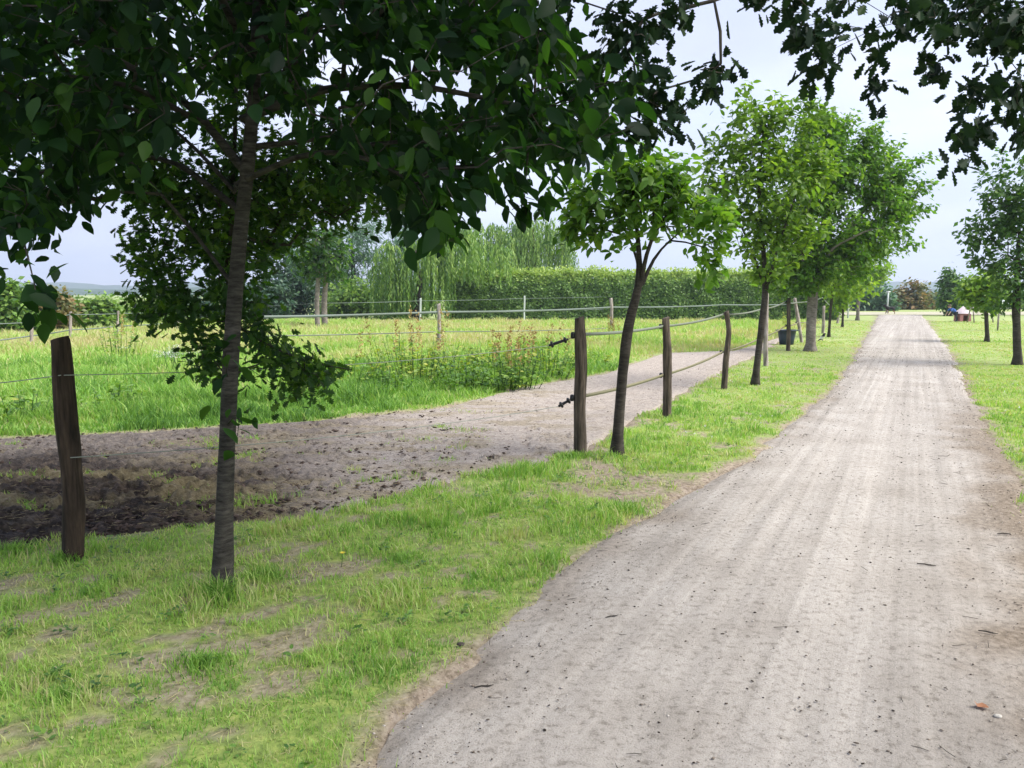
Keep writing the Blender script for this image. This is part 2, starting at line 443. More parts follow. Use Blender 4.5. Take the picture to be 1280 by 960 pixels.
def make_track():
    us = np.linspace(-240, 984, 520)
    lo = np.interp(us, [p[0] for p in TL], [p[1] for p in TL]); up = np.interp(us, [p[0] for p in TU], [p[1] for p in TU])
    nr = 130
    t = np.linspace(0, 1, nr)
    gl = ground(us, lo); gu = ground(us, up)
    P = gl[:, None, :] * (1 - t[None, :, None]) + gu[:, None, :] * t[None, :, None]
    w = (fbm(P[..., 0] * 1.5, P[..., 1] * 1.5, 81) - .5) * .35
    edge = np.abs(t - .5)[None, :] * 2
    P[..., 1] += w * edge ** 6
    x, y = P[..., 0], P[..., 1]
    wet = sstep(-.3, -3.0, x + (fbm(x * .8, y * .8, 82) - .5) * 2.2)
    wet = wet * (.58 + .42 * sstep(8.4, 6.6, y + (fbm(x * .9, y * .9, 88) - .5) * 2.4))
    lump = .35 * fbm(x * 2.6, y * 4, 83, 3) + .65 * (1 - np.abs(fbm(x * 6, y * 9, 87, 4) - .5) * 3.2)
    z = (lump - .6) * (.035 + .15 * wet) + .012 + (fbm(x * 12, y * 12, 86, 2) - .5) * (.012 + .03 * wet)
    for _ in range(320):
        hx, hy = rng.uniform(-5.5, 2.5), rng.uniform(5.2, 9.5); rr_ = rng.uniform(.045, .075)
        mk = (np.abs(x - hx) < .2) & (np.abs(y - hy) < .2)
        if mk.any():
            q_ = np.hypot(x[mk] - hx, (y[mk] - hy)) / rr_
            z[mk] += np.where(q_ < 1, -.035 * (1 - q_ ** 4), 0) + .018 * np.exp(-((q_ - 1.25) / .25) ** 2)
    dist = np.minimum(t, 1 - t)[None, :] * np.linalg.norm(gu - gl, axis=1)[:, None]
    z = z * sstep(0, .5, dist) - .045 * (1 - sstep(0, .16, dist))
    straw = sstep(.50, .66, fbm(x * 1.1, y * 2.0, 31)) * wet * .8
    straw = np.maximum(straw, sstep(.46, .66, fbm(x * 2, y * 5, 85)) * .5 * sstep(2.0, 0, x) * sstep(-4.5, -1.2, x))
    i = np.arange(len(us) - 1)[:, None] * nr; j = np.arange(nr - 1)[None, :]
    q = np.stack([i + nr + j, i + nr + j + 1, i + j + 1, i + j][::-1], -1).reshape(-1, 4)
    q = q[:, ::-1]
    o = mesh_np('dirt_track', np.stack([x, y, z], -1).reshape(-1, 3), [q], track_material(), None, {'wet': wet.ravel(), 'straw': straw.ravel()}, True)
    o['kind'] = 'structure'

PANG = math.atan2(.51, 1.0)

# ------------------------------------------------------------------ leaves
def tmpl_ovate(w=.27, droop=.10):
    V = [(0, 0, 0), (.35, 0, 0), (.7, 0, -droop * .4), (1, 0, -droop * 1.2)]
    for s in (1, -1):
        V += [(.14, s * w * .62, .03), (.42, s * w, .05), (.76, s * w * .62, .01)]
    Fq = [(0, 1, 5, 4), (1, 2, 6, 5), (0, 7, 8, 1), (1, 8, 9, 2)]
    Ft = [(2, 3, 6), (2, 9, 3)]
    return np.array(V), [np.array(Fq), np.array(Ft)]

def tmpl_lobed(w=1.0, deep=0.0):
    half = [(.03, .03), (.15, .13), (.22, .10), (.34, .22), (.43, .16), (.58, .29), (.66, .20), (.80, .24), (.87, .15), (.95, .11)]
    half = [(a, b * (1 - deep) if k in (2, 4, 6, 8) else b) for k, (a, b) in enumerate(half)]
    V = [(0, 0, 0), (1, 0, -.05)] + [(a, b * w, .04 + .1 * b) for a, b in half] + [(a, -b * w, .04 + .1 * b) for a, b in half]
    n = len(half)
    f1 = [0, 1] + [2 + n - 1 - k for k in range(n)]
    f2 = [0] + [2 + n + k for k in range(n)] + [1]
    return np.array(V), [np.array([f1, f2])]

def tmpl_diamond(w=.28, droop=.06):
    V = [(0, 0, 0), (.45, w, .04), (.45, -w, .04), (1, 0, -droop)]
    return np.array(V), [np.array([(0, 3, 1), (0, 2, 3)])]

OV, LOB, LOBW, DIA, NAR = tmpl_ovate(.28), tmpl_lobed(1.0), tmpl_lobed(1.55), tmpl_diamond(), tmpl_diamond(.10, .1)

def leaves(name, P, A, Nn, S, tpl, tone, mat, parent=None, **kw):
    TV, TF = tpl
    A = A / (np.linalg.norm(A, axis=1)[:, None] + 1e-9)
    Nn = Nn - A * np.sum(A * Nn, 1)[:, None]; Nn /= np.linalg.norm(Nn, axis=1)[:, None] + 1e-9
    B = np.cross(Nn, A)
    S = np.asarray(S)[:, None, None]
    V = P[:, None, :] + S * (TV[None, :, 0, None] * A[:, None, :] + TV[None, :, 1, None] * B[:, None, :] + TV[None, :, 2, None] * Nn[:, None, :])
    k = len(TV); n = len(P)
    off = (np.arange(n) * k)[:, None, None]
    fs = [(f[None] + off).reshape(-1, f.shape[1]) for f in TF]
    return mesh_np(name, V.reshape(-1, 3), fs, mat, parent, {'tone': np.repeat(tone, k)}, False, **kw)

# ------------------------------------------------------------------ trees
def grow(limbs, attractors, first=0, pen=.22, step=.3, sag=.08):
    """limbs: list of (points, radii); the first is the trunk. Returns node arrays and terminal list"""
    cap = sum(len(l[0]) for l in limbs) + len(attractors) * 14 + 50
    P = np.zeros((cap, 3)); par = -np.ones(cap, int); rad = np.zeros(cap); plen = np.zeros(cap); n = 0
    ok = np.zeros(cap, bool)
    for li, (pts, rr) in enumerate(limbs):
        pts = np.asarray(pts, float); rr = np.asarray(rr, float)
        # resample smoothly
        seg = np.r_[0, np.cumsum(np.linalg.norm(np.diff(pts, axis=0), axis=1))]
        m = max(3, int(seg[-1] / .12)); tt = np.linspace(0, seg[-1], m)
        q = np.stack([np.interp(tt, seg, pts[:, k]) for k in range(3)], -1)
        for _ in range(2): q[1:-1] = (q[:-2] + q[1:-1] * 2 + q[2:]) / 4
        rq = np.interp(tt, seg, rr)
        if li == 0: prev = -1
        else:
            d = np.linalg.norm(P[:n] - q[0], axis=1); prev = int(np.argmin(d))
        for k in range(m):
            P[n] = q[k]; par[n] = prev; rad[n] = rq[k]
            plen[n] = plen[prev] + np.linalg.norm(P[n] - P[prev]) if prev >= 0 else 0
            ok[n] = (seg[-1] * k / (m - 1) >= first) if li == 0 else k > 0
            prev = n; n += 1
    nb = n
    if len(attractors):
        c0 = P[:nb][ok[:nb]]
        order = np.argsort(np.min(np.linalg.norm(attractors[:, None, :] - c0[None, ::3, :], axis=2), axis=1))
    term = []
    for ai in (order if len(attractors) else []):
        a = attractors[ai]
        d = np.linalg.norm(P[:n] - a, axis=1)
        cost = d + pen * plen[:n] + np.where(ok[:n], 0, 1e6) + np.maximum(P[:n, 2] - a[2], 0) * .25
        j = int(np.argmin(cost)); L = d[j]
        k = int(min(8, max(1, math.ceil(L / step))))
        c = (P[j] + a) / 2 + np.array([0, 0, sag * L]) + rng.normal(0, .06 * L, 3)
        prev = j
        for s in range(1, k + 1):
            t = s / k
            P[n] = (1 - t) ** 2 * P[j] + 2 * t * (1 - t) * c + t * t * a
            par[n] = prev; plen[n] = plen[prev] + L / k; ok[n] = True
            prev = n; n += 1
        term.append(prev)
    P, par, rad = P[:n], par[:n], rad[:n]
    w = np.zeros(n); w[term] = 1
    for i in range(n - 1, 0, -1):
        if par[i] >= 0: w[par[i]] += w[i]
    return P, par, rad, np.maximum(w, 1), nb, term

def wood_mesh(P, par, rad, w, nb, rmin, exp, names, mat, parent, rough=.05):
    n = len(P)
    r = rmin * w ** exp
    r = np.where(np.arange(n) < nb, rad, np.minimum(r, .8 * np.where(par >= 0, 1, 1)))
    for i in range(nb, n):
        r[i] = min(r[i], r[par[i]] * .85)
    best = -np.ones(n, int); bw = np.zeros(n)
    for i in range(n):
        p = par[i]
        if p >= 0:
            ww = w[i] + (1e6 if i < nb and p < nb and i == p + 1 else 0)
            if ww > bw[p]: bw[p] = ww; best[p] = i
    tr, br = MB(), MB()
    for i in range(n):
        p = par[i]
        if p >= 0 and best[p] == i: continue
        ch = [i] if p < 0 else [p, i]
        rr = [r[i]] if p < 0 else [min(r[p], r[i] * 1.25), r[i]]
        c = i
        while best[c] >= 0:
            c = best[c]; ch.append(c); rr.append(r[c])
        if len(ch) < 2: continue
        R = max(rr)
        if p < 0:
            tr.tube(P[ch], rr, 18, True, rough, 11)
        else:
            br.tube(P[ch], rr, 8 if R > .03 else (5 if R > .006 else 3), R > .01, rough if R > .03 else 0, i)
    tr.build(names[0], mat, parent, True)
    if br.n: br.build(names[1], mat, parent, True)

def foliage_at(P, par, term, per, size, tpl, mat, parent, droop=.5, spread=.10, name='crown', tone=(.5, .25), up=.8, back=.22, jit=.35, lit=None):
    term = np.array(term)
    d = P[term] - P[par[term]]; d /= np.linalg.norm(d, axis=1)[:, None] + 1e-9
    k = per
    T = np.repeat(np.arange(len(term)), k)
    n = len(T)
    pos = P[term][T] + d[T] * rng.uniform(-back, .04, n)[:, None] + rng.normal(0, spread * .6, (n, 3))
    out = pos - P[term][T]
    A = d[T] * .5 + rng.normal(0, .7, (n, 3)) * np.array([1, 1, .5]) + np.array([0, 0, -droop])
    Nn = np.array([0, 0, up]) + rng.normal(0, .55, (n, 3)) + d[T] * .15
    S = size * rng.uniform(1 - jit, 1 + jit, n)
    base = rng.normal(tone[0], tone[1] * .6, len(term))
    to = np.clip(base[T] + rng.normal(0, tone[1], n), 0, .98)
    return leaves(name, pos, A, Nn, S, tpl, to, mat, parent)

def ell(n, c, r, hollow=.0):
    d = rng.normal(0, 1, (n * 2, 3)); d /= np.linalg.norm(d, axis=1)[:, None]
    rr = rng.uniform(hollow ** 3, 1, n * 2) ** (1 / 3)
    return (np.array(c) + d * rr[:, None] * np.array(r))[:n]

def tree_thing(name, base, label, cat, group=None):
    return empty(name, (base[0], base[1], 0), label, cat, group)

def G(u, v): 
    g = ground(u, v); return float(g[0]), float(g[1])

# ================================================================== build
make_ground(); make_path(); make_track()

# ------------------------------------------------------------------ the near cherry tree on the left
def sample_view(poly, n, y0, y1, ext=None):
    """points in a slab of depth that hang where the crown hangs"""
    out = []
    poly = np.array(poly, float)
    lo, hi = poly.min(0), poly.max(0)
    while sum(len(o) for o in out) < n:
        u = rng.uniform(lo[0], hi[0], 4000); v = rng.uniform(lo[1], hi[1], 4000)
        Y = rng.uniform(y0, y1, 4000)
        k = inpoly(u, v, poly)
        p = at(u[k], v[k], Y[k])
        if ext is not None: p = p[ext(p)]
        out.append(p)
    return np.vstack(out)[:n]

bx, by = G(275, 741)
T1 = tree_thing('cherry_tree', (bx, by), 'near cherry tree with ringed grey bark and broad dark canopy filling the top left', 'tree')
tr = [(275, 752), (275, 735), (276, 640), (279, 520), (283, 400), (291, 280), (300, 180), (306, 80), (310, -60), (313, -260), (322, -520)]
tp = at([p[0] for p in tr], [p[1] for p in tr], [by] * len(tr)); tp[:, 1] += np.linspace(0, .25, len(tr))
trr = [.112, .064, .050, .044, .041, .038, .034, .031, .032, .024, .012]
def limb(us, vs, ys, r0, r1):
    p = at(us, vs, ys); return p, np.linspace(r0, r1, len(p))
limbs1 = [(tp, trr),
          limb([299, 230, 120, 10], [205, 120, 60, 20], [4.4, 4.5, 4.4, 4.3], .026, .010),
          limb([303, 400, 520, 640], [150, 110, 105, 130], [4.4, 4.2, 4.0, 3.9], .026, .010),
          limb([296, 220, 120, 40], [260, 200, 190, 220], [4.4, 4.8, 5.0, 5.0], .020, .008),
          limb([305, 420, 560, 700], [60, 0, -20, 20], [4.4, 4.7, 4.9, 4.9], .024, .009),
          limb([306, 260, 150, 60], [60, -40, -120, -160], [4.45, 3.9, 3.5, 3.4], .024, .009),
          limb([296, 380, 450, 520], [230, 190, 190, 230], [4.4, 4.0, 3.7, 3.6], .018, .007),
          limb([283, 250, 205, 160, 120], [345, 300, 245, 200, 150], [4.42, 4.5, 4.6, 4.7, 4.8], .013, .006),
          limb([293, 250, 215, 170], [240, 190, 160, 120], [4.42, 4.55, 4.7, 4.9], .014, .006)]
poly1 = [(-160, 300), (-60, 318), (0, 300), (30, 285), (60, 258), (110, 262), (145, 235), (165, 170), (225, 130), (265, 100), (325, 105), (400, 160), (455, 205), (505, 245), (545, 290), (570, 262), (585, 220), (640, 232), (668, 235), (690, 195), (745, 185), (790, 165), (805, 130), (790, 92), (735, 60), (700, 35), (672, -10), (640, -80), (-160, -80)]
holes1 = np.array([[85, 22, 22], [415, 65, 26], [500, 47, 22], [550, 90, 26], [600, 45, 20], [40, 175, 26], [250, 200, 26], [130, 232, 20], [640, 110, 12], [610, 165, 12]], float)
def in1(p):
    c = tp[7] + np.array([0, 0.1, .9]); q = (p - c) / np.array([3.0, 2.3, 2.6])
    u, v = project(p)
    h = np.min(np.hypot(u[:, None] - holes1[None, :, 0], (v[:, None] - 30 - holes1[None, :, 1]) * 1.2) - holes1[None, :, 2] * 1.45, axis=1) > 0
    return (np.sum(q * q, 1) < 1.15) & h
A1 = sample_view(poly1, 1000, 3.3, 6.2, in1)
up1 = ell(2400, tp[8] + np.array([0, .1, .9]), (2.6, 2.2, 1.7)); uu, vv = project(up1)
up1 = up1[(vv < -90) & (up1[:, 1] > 2.6)][:560]
extra = np.vstack([at([30, 45, 40, 62], [352, 372, 390, 375], [3.3, 3.3, 3.35, 3.3]), at([655, 660, 668, 640], [255, 275, 250, 262], [4.2, 4.2, 4.25, 4.2]),
                   at([535, 545, 552, 540], [285, 300, 272, 262], [3.6, 3.6, 3.65, 3.6]),
                   at([302, 297, 285, 292, 268], [530, 545, 468, 440, 455], [by - .12] * 5), at([700, 712, 725], [40, 62, 78], [4.6, 4.6, 4.5])])
skel = grow(limbs1, np.vstack([A1, up1]), first=1.75)
limbs_ = None
P, par, rad, w, nb, term = skel
wood_mesh(P, par, rad, w, nb, .0022, .46, ('trunk', 'branches'), M['cherry_bark'], T1, .12)
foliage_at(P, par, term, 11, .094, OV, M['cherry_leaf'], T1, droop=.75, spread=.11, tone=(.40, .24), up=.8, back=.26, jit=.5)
# small sprays that hang on their own
limbs1b = [(np.array([tp[6], (tp[6] + extra[0]) / 2 + [0, 0, .2], extra[0] + [0, 0, .15]]), [.008, .006, .003])]
def spray(thing, src, pts, per, size, tpl, mat, name='leaf_spray', **kw):
    mid = (np.array(src) + pts.mean(0)) / 2 + np.array([0, 0, .12])
    s = grow([(np.array([src, mid, pts.mean(0) + np.array([0, 0, .06])]), [.006, .0045, .0025])], pts)
    wood_mesh(s[0], s[1], s[2], s[3], s[4], .0018, .4, ('twig', 'twig'), M['cherry_bark'] if thing is T1 else M['oak_bark'], thing, 0)
    foliage_at(s[0], s[1], s[5], per, size, tpl, mat, thing, name=name, **kw)
spray(T1, at(20, 270, 3.5), extra[0:4], 5, .115, OV, M['cherry_leaf'], droop=.7)
spray(T1, at(660, 190, 4.1), extra[4:8], 7, .11, OV, M['cherry_leaf'], droop=.8)
spray(T1, at(520, 200, 3.7), extra[8:12], 7, .125, OV, M['cherry_leaf'], droop=.9)
spray(T1, at(285, 530, by), extra[12:14], 5, .09, OV, M['cherry_leaf'], droop=.2, tone=(.8, .1))
spray(T1, at(284, 470, by), extra[14:17], 6, .085, OV, M['cherry_leaf'], droop=.5)
spray(T1, at(660, 40, 4.6), extra[17:20], 6, .12, OV, M['cherry_leaf'], droop=.5, tone=(.7, .15))

# ------------------------------------------------------------------ small-leaved tree directly behind it
mx, my = float(at(282, 640, 5.15)[0]), 5.15
T2b = tree_thing('field_maple_tree', (mx, my), 'slender tree with small lobed leaves and drooping twigs directly behind the near ringed trunk', 'tree')
mt = at([282, 281, 284, 288, 294, 300], [660, 560, 430, 300, 160, -60], [my] * 6); mt[0, 2] = -.05
polyM = [(160, 360), (160, 300), (185, 225), (215, 190), (300, 180), (400, 190), (480, 195), (545, 240), (560, 275), (520, 262), (450, 258), (400, 275), (352, 300), (328, 375), (345, 420), (400, 440), (440, 462), (405, 485), (385, 470), (345, 500), (338, 460), (300, 425), (275, 420), (280, 470), (225, 470), (245, 425), (222, 372), (165, 398)]
AM = sample_view(polyM, 330, 4.7, 6.0)
def inM(p):
    u, v = project(p); return np.min(np.hypot(u[:, None] - holes1[None, :, 0], v[:, None] - holes1[None, :, 1]) - holes1[None, :, 2] * 1.1, axis=1) > 0
AM = np.vstack([AM, sample_view([(160, 370), (240, 360), (220, 395), (160, 400)], 14, 4.8, 5.3), sample_view([(335, 440), (440, 455), (400, 490), (350, 505)], 16, 4.8, 5.3), sample_view([(225, 440), (285, 430), (285, 478), (225, 475)], 10, 4.9, 5.3),
                sample_view([(150, 200), (230, 90), (400, 90), (560, 150), (565, 255), (450, 250), (300, 320), (150, 320)], 240, 4.9, 6.6, inM), sample_view([(-60, 110), (230, 90), (180, 260), (100, 235), (-60, 260)], 190, 5.2, 7.0), sample_view([(310, 220), (470, 225), (520, 262), (400, 285), (345, 330), (300, 330)], 70, 5.2, 6.4), sample_view([(-60, -40), (640, -40), (620, 90), (-60, 110)], 130, 5.5, 7.5, inM)])
skel = grow([(mt, [.024, .022, .02, .017, .013, .006]), limb([287, 250, 200, 160], [330, 285, 240, 200], [5.15, 5.2, 5.3, 5.4], .012, .005), limb([283, 250, 225], [470, 440, 375], [5.15, 5.1, 5.0], .006, .003), limb([284, 330, 390, 440], [400, 430, 458, 462], [5.15, 5.0, 4.95, 4.95], .008, .003)], AM, first=1.0)
P, par, rad, w, nb, term = skel
wood_mesh(P, par, rad, w, nb, .0018, .45, ('trunk', 'branches'), M['dark_bark'], T2b, .05)
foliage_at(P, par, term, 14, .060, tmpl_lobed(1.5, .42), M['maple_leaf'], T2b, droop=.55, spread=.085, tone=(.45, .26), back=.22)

# ------------------------------------------------------------------ oak whose twigs hang into the picture from the right
OK_ = tree_thing('oak_tree', (4.7, .7), 'dark lobed leafy twigs of an oak hanging down into the top right corner', 'tree')
circ = [(700, 5, 12), (770, 25, 25), (765, 75, 25), (815, 45, 28), (845, 12, 22), (790, 100, 16), (890, 95, 18), (882, 120, 20), (832, 100, 14), (815, 135, 26), (850, 160, 26), (800, 165, 24), (990, 15, 24), (1012, 55, 24), (1018, 100, 18), (1040, 75, 10), (1032, 25, 14), (950, 0, 16), (1060, 5, 14), (1090, 42, 12), (1095, 78, 14), (1095, 122, 16), (1130, 32, 18), (1160, 15, 26), (1180, 42, 18), (1162, 98, 18), (1228, 10, 30), (1255, 50, 34), (1285, 30, 34), (1234, 115, 20), (1210, 130, 10), (1232, 175, 22), (1275, 120, 24), (1280, 165, 22), (1200, 170, 9), (1210, 205, 7)]
pts = []
for (u, v, r) in circ:
    n = max(3, int(r * r / (70 if u < 905 else 50)))
    a = rng.uniform(0, 6.28, n); q = np.sqrt(rng.uniform(0, 1, n)) * r * .85
    Y0 = 3.7 + .5 * _h(np.array([u]), np.array([v]), 3)[0]
    pts.append(at(u + np.cos(a) * q, v - 8 + np.sin(a) * q, Y0 + rng.uniform(-.18, .18, n)))
AO = np.vstack(pts)
limbsO = [(np.array([(4.7, .7, -.1), (4.65, .72, .4), (4.5, .8, 2.2), (4.3, .9, 4.2), (4.1, .8, 6.0)]), [.26, .20, .17, .14, .06]),
          (np.array([(4.42, .85, 3.2), (3.6, 2.2, 3.75), (2.4, 3.4, 3.85), (.7, 4.0, 3.55), (.2, 4.0, 3.42)]), [.07, .05, .035, .015, .008]),
          (np.array([(4.4, .85, 2.9), (3.8, 2.4, 3.3), (3.1, 3.5, 3.45), (2.2, 4.0, 3.4)]), [.05, .035, .02, .008]),
          (np.array([(4.3, .9, 4.0), (2.6, 0., 5.0), (1.0, -.8, 5.2), (-.6, -1.2, 5.1)]), [.09, .07, .05, .02]),
          (np.array([(4.3, .9, 4.2), (4.6, -1.4, 5.2), (4.4, -3.0, 5.4)]), [.08, .05, .02])]
P, par, rad, w, nb, term = grow(limbsO, AO, first=2.6, sag=.02)
wood_mesh(P, par, rad, w, nb, .0020, .42, ('trunk', 'branches'), M['oak_bark'], OK_, .08)
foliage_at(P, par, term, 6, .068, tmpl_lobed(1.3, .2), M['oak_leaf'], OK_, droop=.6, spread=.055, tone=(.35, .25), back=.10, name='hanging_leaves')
# its crown, out of view above and behind the camera, extended for shade
AC = ell(5000, (4.3, -2.4, 5.6), (3.6, 3.2, 2.0)); uu, vv = project(AC)
AC = AC[((AC[:, 1] < 0) | (vv < -160)) & (AC[:, 2] > 3.4)][:150]
AC = np.vstack([AC, ell(420, (2.9, 4.6, 7.8), (2.8, 2.8, 1.3)), ell(220, (-1.5, 1.5, 7.6), (2.6, 2.0, 1.0))])  # unseen lumps added to darken the cherry canopy and block sky light
P, par, rad, w, nb, term = grow([(np.array([(4.3, .9, 4.1), (4.1, .8, 5.0), (3.9, .6, 6.2)]), [.12, .1, .05])] + limbsO[3:] + [(np.array([(4.0, .7, 5.6), (3.6, 2.2, 6.8), (2.9, 3.8, 7.5), (2.2, 5.2, 7.8)]), [.08, .06, .04, .02])], AC, first=.1)
br = MB()
wood_mesh(P, par, rad, w, nb, .004, .45, ('upper_trunk', 'upper_branches'), M['oak_bark'], OK_, .05)
foliage_at(P, par, term, 24, .15, LOBW, M['oak_leaf'], OK_, droop=.3, spread=.35, name='crown')

# ------------------------------------------------------------------ young trees in rows along the path
def row_tree(name, trunkpx, radii, blobs, natt, per, size, mat, wmat, label, group, Y=None, extra_limbs=(), shoots=(), tpl=DIA, dz=.7, first=None, spread=None):
    u0, v0 = trunkpx[0]
    x0, y0 = G(u0, v0); Y = Y or y0
    T = tree_thing(name, (x0, Y), label, 'tree', group)
    tpw = at([p[0] for p in trunkpx], [p[1] for p in trunkpx], [Y] * len(trunkpx)); tpw[0, 2] = -.04
    tpw = np.vstack([tpw[:1], tpw[0] * .0 + (tpw[0] + [0, 0, .16]) + (tpw[1] - tpw[0]) * .08, tpw[1:]])
    radii = [radii[0] * 1.45, radii[0]] + list(radii[1:])
    L = [(tpw, radii)]
    for (pp, r0, r1, dy) in extra_limbs:
        q = at([p[0] for p in pp], [p[1] for p in pp], Y + np.linspace(0, dy, len(pp)))
        L.append((q, np.linspace(r0, r1, len(q))))
    att = []
    tot = sum(b[2] * b[3] for b in blobs)
    for (u, v, ru, rv) in blobs:
        c = at(u, v, Y); k = Y / F
        dd = min(ru, rv * 1.6) * k * dz
        n = max(3, int(natt * ru * rv / tot))
        att.append(ell(n, c + np.array([0, rng.uniform(-.2, .2) * dd, 0]), (ru * k, dd, rv * k), .25))
    for (pp, n) in shoots:
        q = at([p[0] for p in pp], [p[1] for p in pp], Y + rng.uniform(-.3, .3))
        tt = np.linspace(0, 1, n); s = np.linspace(0, 1, len(q))
        att.append(np.stack([np.interp(tt, s, q[:, k]) for k in range(3)], -1))
    att = np.vstack(att)
    if first is None:
        first = float(np.linalg.norm(np.diff(tpw, axis=0), axis=1).sum()) * .55
    P, par, rad, w, nb, term = grow(L, att, first=first)
    wood_mesh(P, par, rad, w, nb, max(.003, Y * .00022), .42, ('trunk', 'branches'), wmat, T, .14)
    foliage_at(P, par, term, per, size, tpl, mat, T, droop=.55, spread=spread or size * 1.1, back=size * 2, tone=(.5, .22))
    return T

ROW = 'young trees in a row beside the fence'
row_tree('young_tree', [(771, 569), (776, 490), (783, 420), (790, 385), (800, 358), (798, 300), (788, 215)], (.062, .055, .052, .046, .036, .022, .008),
         [(800, 250, 80, 46), (735, 268, 52, 30), (868, 255, 52, 40), (712, 285, 22, 26), (895, 290, 22, 30), (790, 225, 80, 28), (880, 330, 26, 14), (720, 250, 26, 28), (900, 330, 14, 10), (815, 210, 60, 25)], 210, 11, .105, M['row_leaf_mid'], M['dark_bark'],
         'young tree with a dark leaning trunk forking low beside the nearest path post', ROW, tpl=OV,
         extra_limbs=[([(801, 356), (806, 320), (822, 280), (834, 268)], .026, .010, -.15), ([(803, 355), (815, 325), (824, 312), (850, 290)], .022, .008, .25), ([(800, 357), (798, 322), (770, 265)], .022, .008, .3)], first=1.75, spread=.12)
row_tree('young_tree', [(944, 481), (948, 440), (953, 400), (957, 366), (955, 320), (948, 240), (955, 150)], (.07, .06, .058, .05, .04, .028, .008),
         [(945, 240, 65, 75), (900, 225, 34, 46), (985, 240, 58, 80), (930, 165, 44, 44), (1005, 165, 36, 36), (965, 140, 30, 24), (1028, 210, 28, 40), (960, 320, 46, 36), (1000, 290, 36, 24)], 400, 14, .115, M['row_leaf_warm'], M['dark_bark'],
         'young tree with bright yellow-green leaves whose trunk leans beside a fence post', ROW, tpl=OV,
         extra_limbs=[([(957, 362), (935, 300), (905, 240)], .03, .01, .4), ([(957, 364), (975, 300), (1000, 230)], .03, .01, -.4)],
         shoots=[([(930, 190), (955, 160), (930, 112), (932, 105)], 7), ([(960, 170), (985, 140), (1010, 124), (1035, 128)], 8), ([(890, 200), (885, 170), (925, 150)], 6), ([(960, 275), (1030, 278)], 6)])
row_tree('young_tree', [(1013, 439), (1014, 400), (1016, 370), (1022, 320), (1035, 250), (1050, 180)], (.15, .14, .13, .10, .07, .02),
         [(1065, 265, 72, 72), (1045, 195, 62, 52), (1005, 215, 48, 60), (1020, 160, 34, 26), (1085, 215, 50, 42), (1010, 290, 50, 60), (1110, 260, 36, 34), (1040, 330, 60, 36), (1090, 300, 40, 26), (1000, 350, 36, 22), (990, 330, 44, 34), (970, 345, 30, 24), (1120, 235, 30, 22)], 950, 22, .15, M['row_leaf_mid'], M['pale_bark'],
         'broad young tree with thick pale trunk and the widest crown in the row', ROW,
         extra_limbs=[([(1017, 360), (1050, 300), (1100, 240)], .08, .02, .6), ([(1016, 365), (1000, 310), (985, 240)], .08, .02, -.5), ([(1016, 362), (1040, 310), (1080, 290)], .06, .02, -1.)],
         shoots=[([(1080, 190), (1090, 165), (1100, 150)], 7), ([(1110, 225), (1140, 205), (1165, 195)], 8), ([(1115, 250), (1150, 240), (1168, 225)], 8), ([(1110, 275), (1150, 262), (1165, 258)], 7), ([(1095, 290), (1130, 300), (1150, 305)], 6), ([(1050, 165), (1060, 150), (1068, 145)], 5), ([(1100, 200), (1125, 180)], 5)])
row_tree('young_tree', [(1036, 421), (1038, 390), (1042, 350), (1050, 310)], (.055, .05, .045, .02), [(1035, 345, 40, 24), (1068, 352, 32, 24), (1050, 330, 40, 22)], 130, 14, .20, M['row_leaf_light'], M['dark_bark'],
         'thin trunked young tree with pale drooping leaves just behind the thick grey trunk', ROW)
row_tree('young_tree', [(1053, 409), (1054, 385), (1055, 360)], (.06, .055, .03), [(1054, 372, 16, 20), (1050, 350, 18, 16)], 70, 14, .22, M['row_leaf_light'], M['dark_bark'],
         'smallest yellow-green tree of the fence row, leafy almost to the ground', ROW)
row_tree('young_tree', [(1072, 400), (1073, 375), (1077, 350), (1080, 330)], (.11, .10, .08, .03), [(1075, 345, 36, 18), (1095, 335, 26, 18), (1060, 335, 26, 20)], 120, 16, .28, M['row_leaf_light'], M['pale_bark'],
         'farthest tree of the fence row, its pale trunk forked near the path end', ROW,
         extra_limbs=[([(1073, 372), (1082, 355), (1090, 340)], .08, .03, .3)])
ROWR = 'young trees on the lawn right of the path'
row_tree('lawn_tree', [(1272, 456), (1271, 420), (1270, 385), (1272, 340), (1275, 270)], (.10, .085, .08, .06, .02),
         [(1275, 300, 62, 62), (1245, 270, 34, 46), (1290, 235, 46, 46), (1262, 355, 34, 36), (1315, 320, 40, 50)], 330, 13, .14, M['row_leaf_dark'], M['dark_bark'],
         'dark green young tree at the right edge of the lawn with a slim brown trunk', ROWR,
         shoots=[([(1225, 300), (1210, 290), (1204, 286)], 6), ([(1245, 240), (1232, 218), (1228, 210)], 6), ([(1255, 220), (1250, 200), (1258, 190)], 6), ([(1230, 330), (1215, 325)], 4)])
row_tree('lawn_tree', [(1234, 427), (1233, 400), (1232, 375), (1232, 350)], (.075, .065, .06, .02), [(1225, 360, 26, 24), (1245, 355, 18, 22), (1210, 364, 14, 14), (1236, 378, 12, 12)], 130, 14, .19, M['row_leaf_light'], M['dark_bark'],
         'low bright green young tree left of the dark one on the right lawn', ROWR)
row_tree('lawn_tree', [(1187, 394.5), (1187, 380), (1187, 350)], (.16, .14, .05), [(1187, 362, 17, 22), (1186, 348, 11, 14), (1184, 382, 15, 12), (1193, 378, 14, 14)], 130, 16, .30, M['row_leaf_dark'], M['dark_bark'],
         'dense dark tree standing behind the play tent on the far right lawn', ROWR)

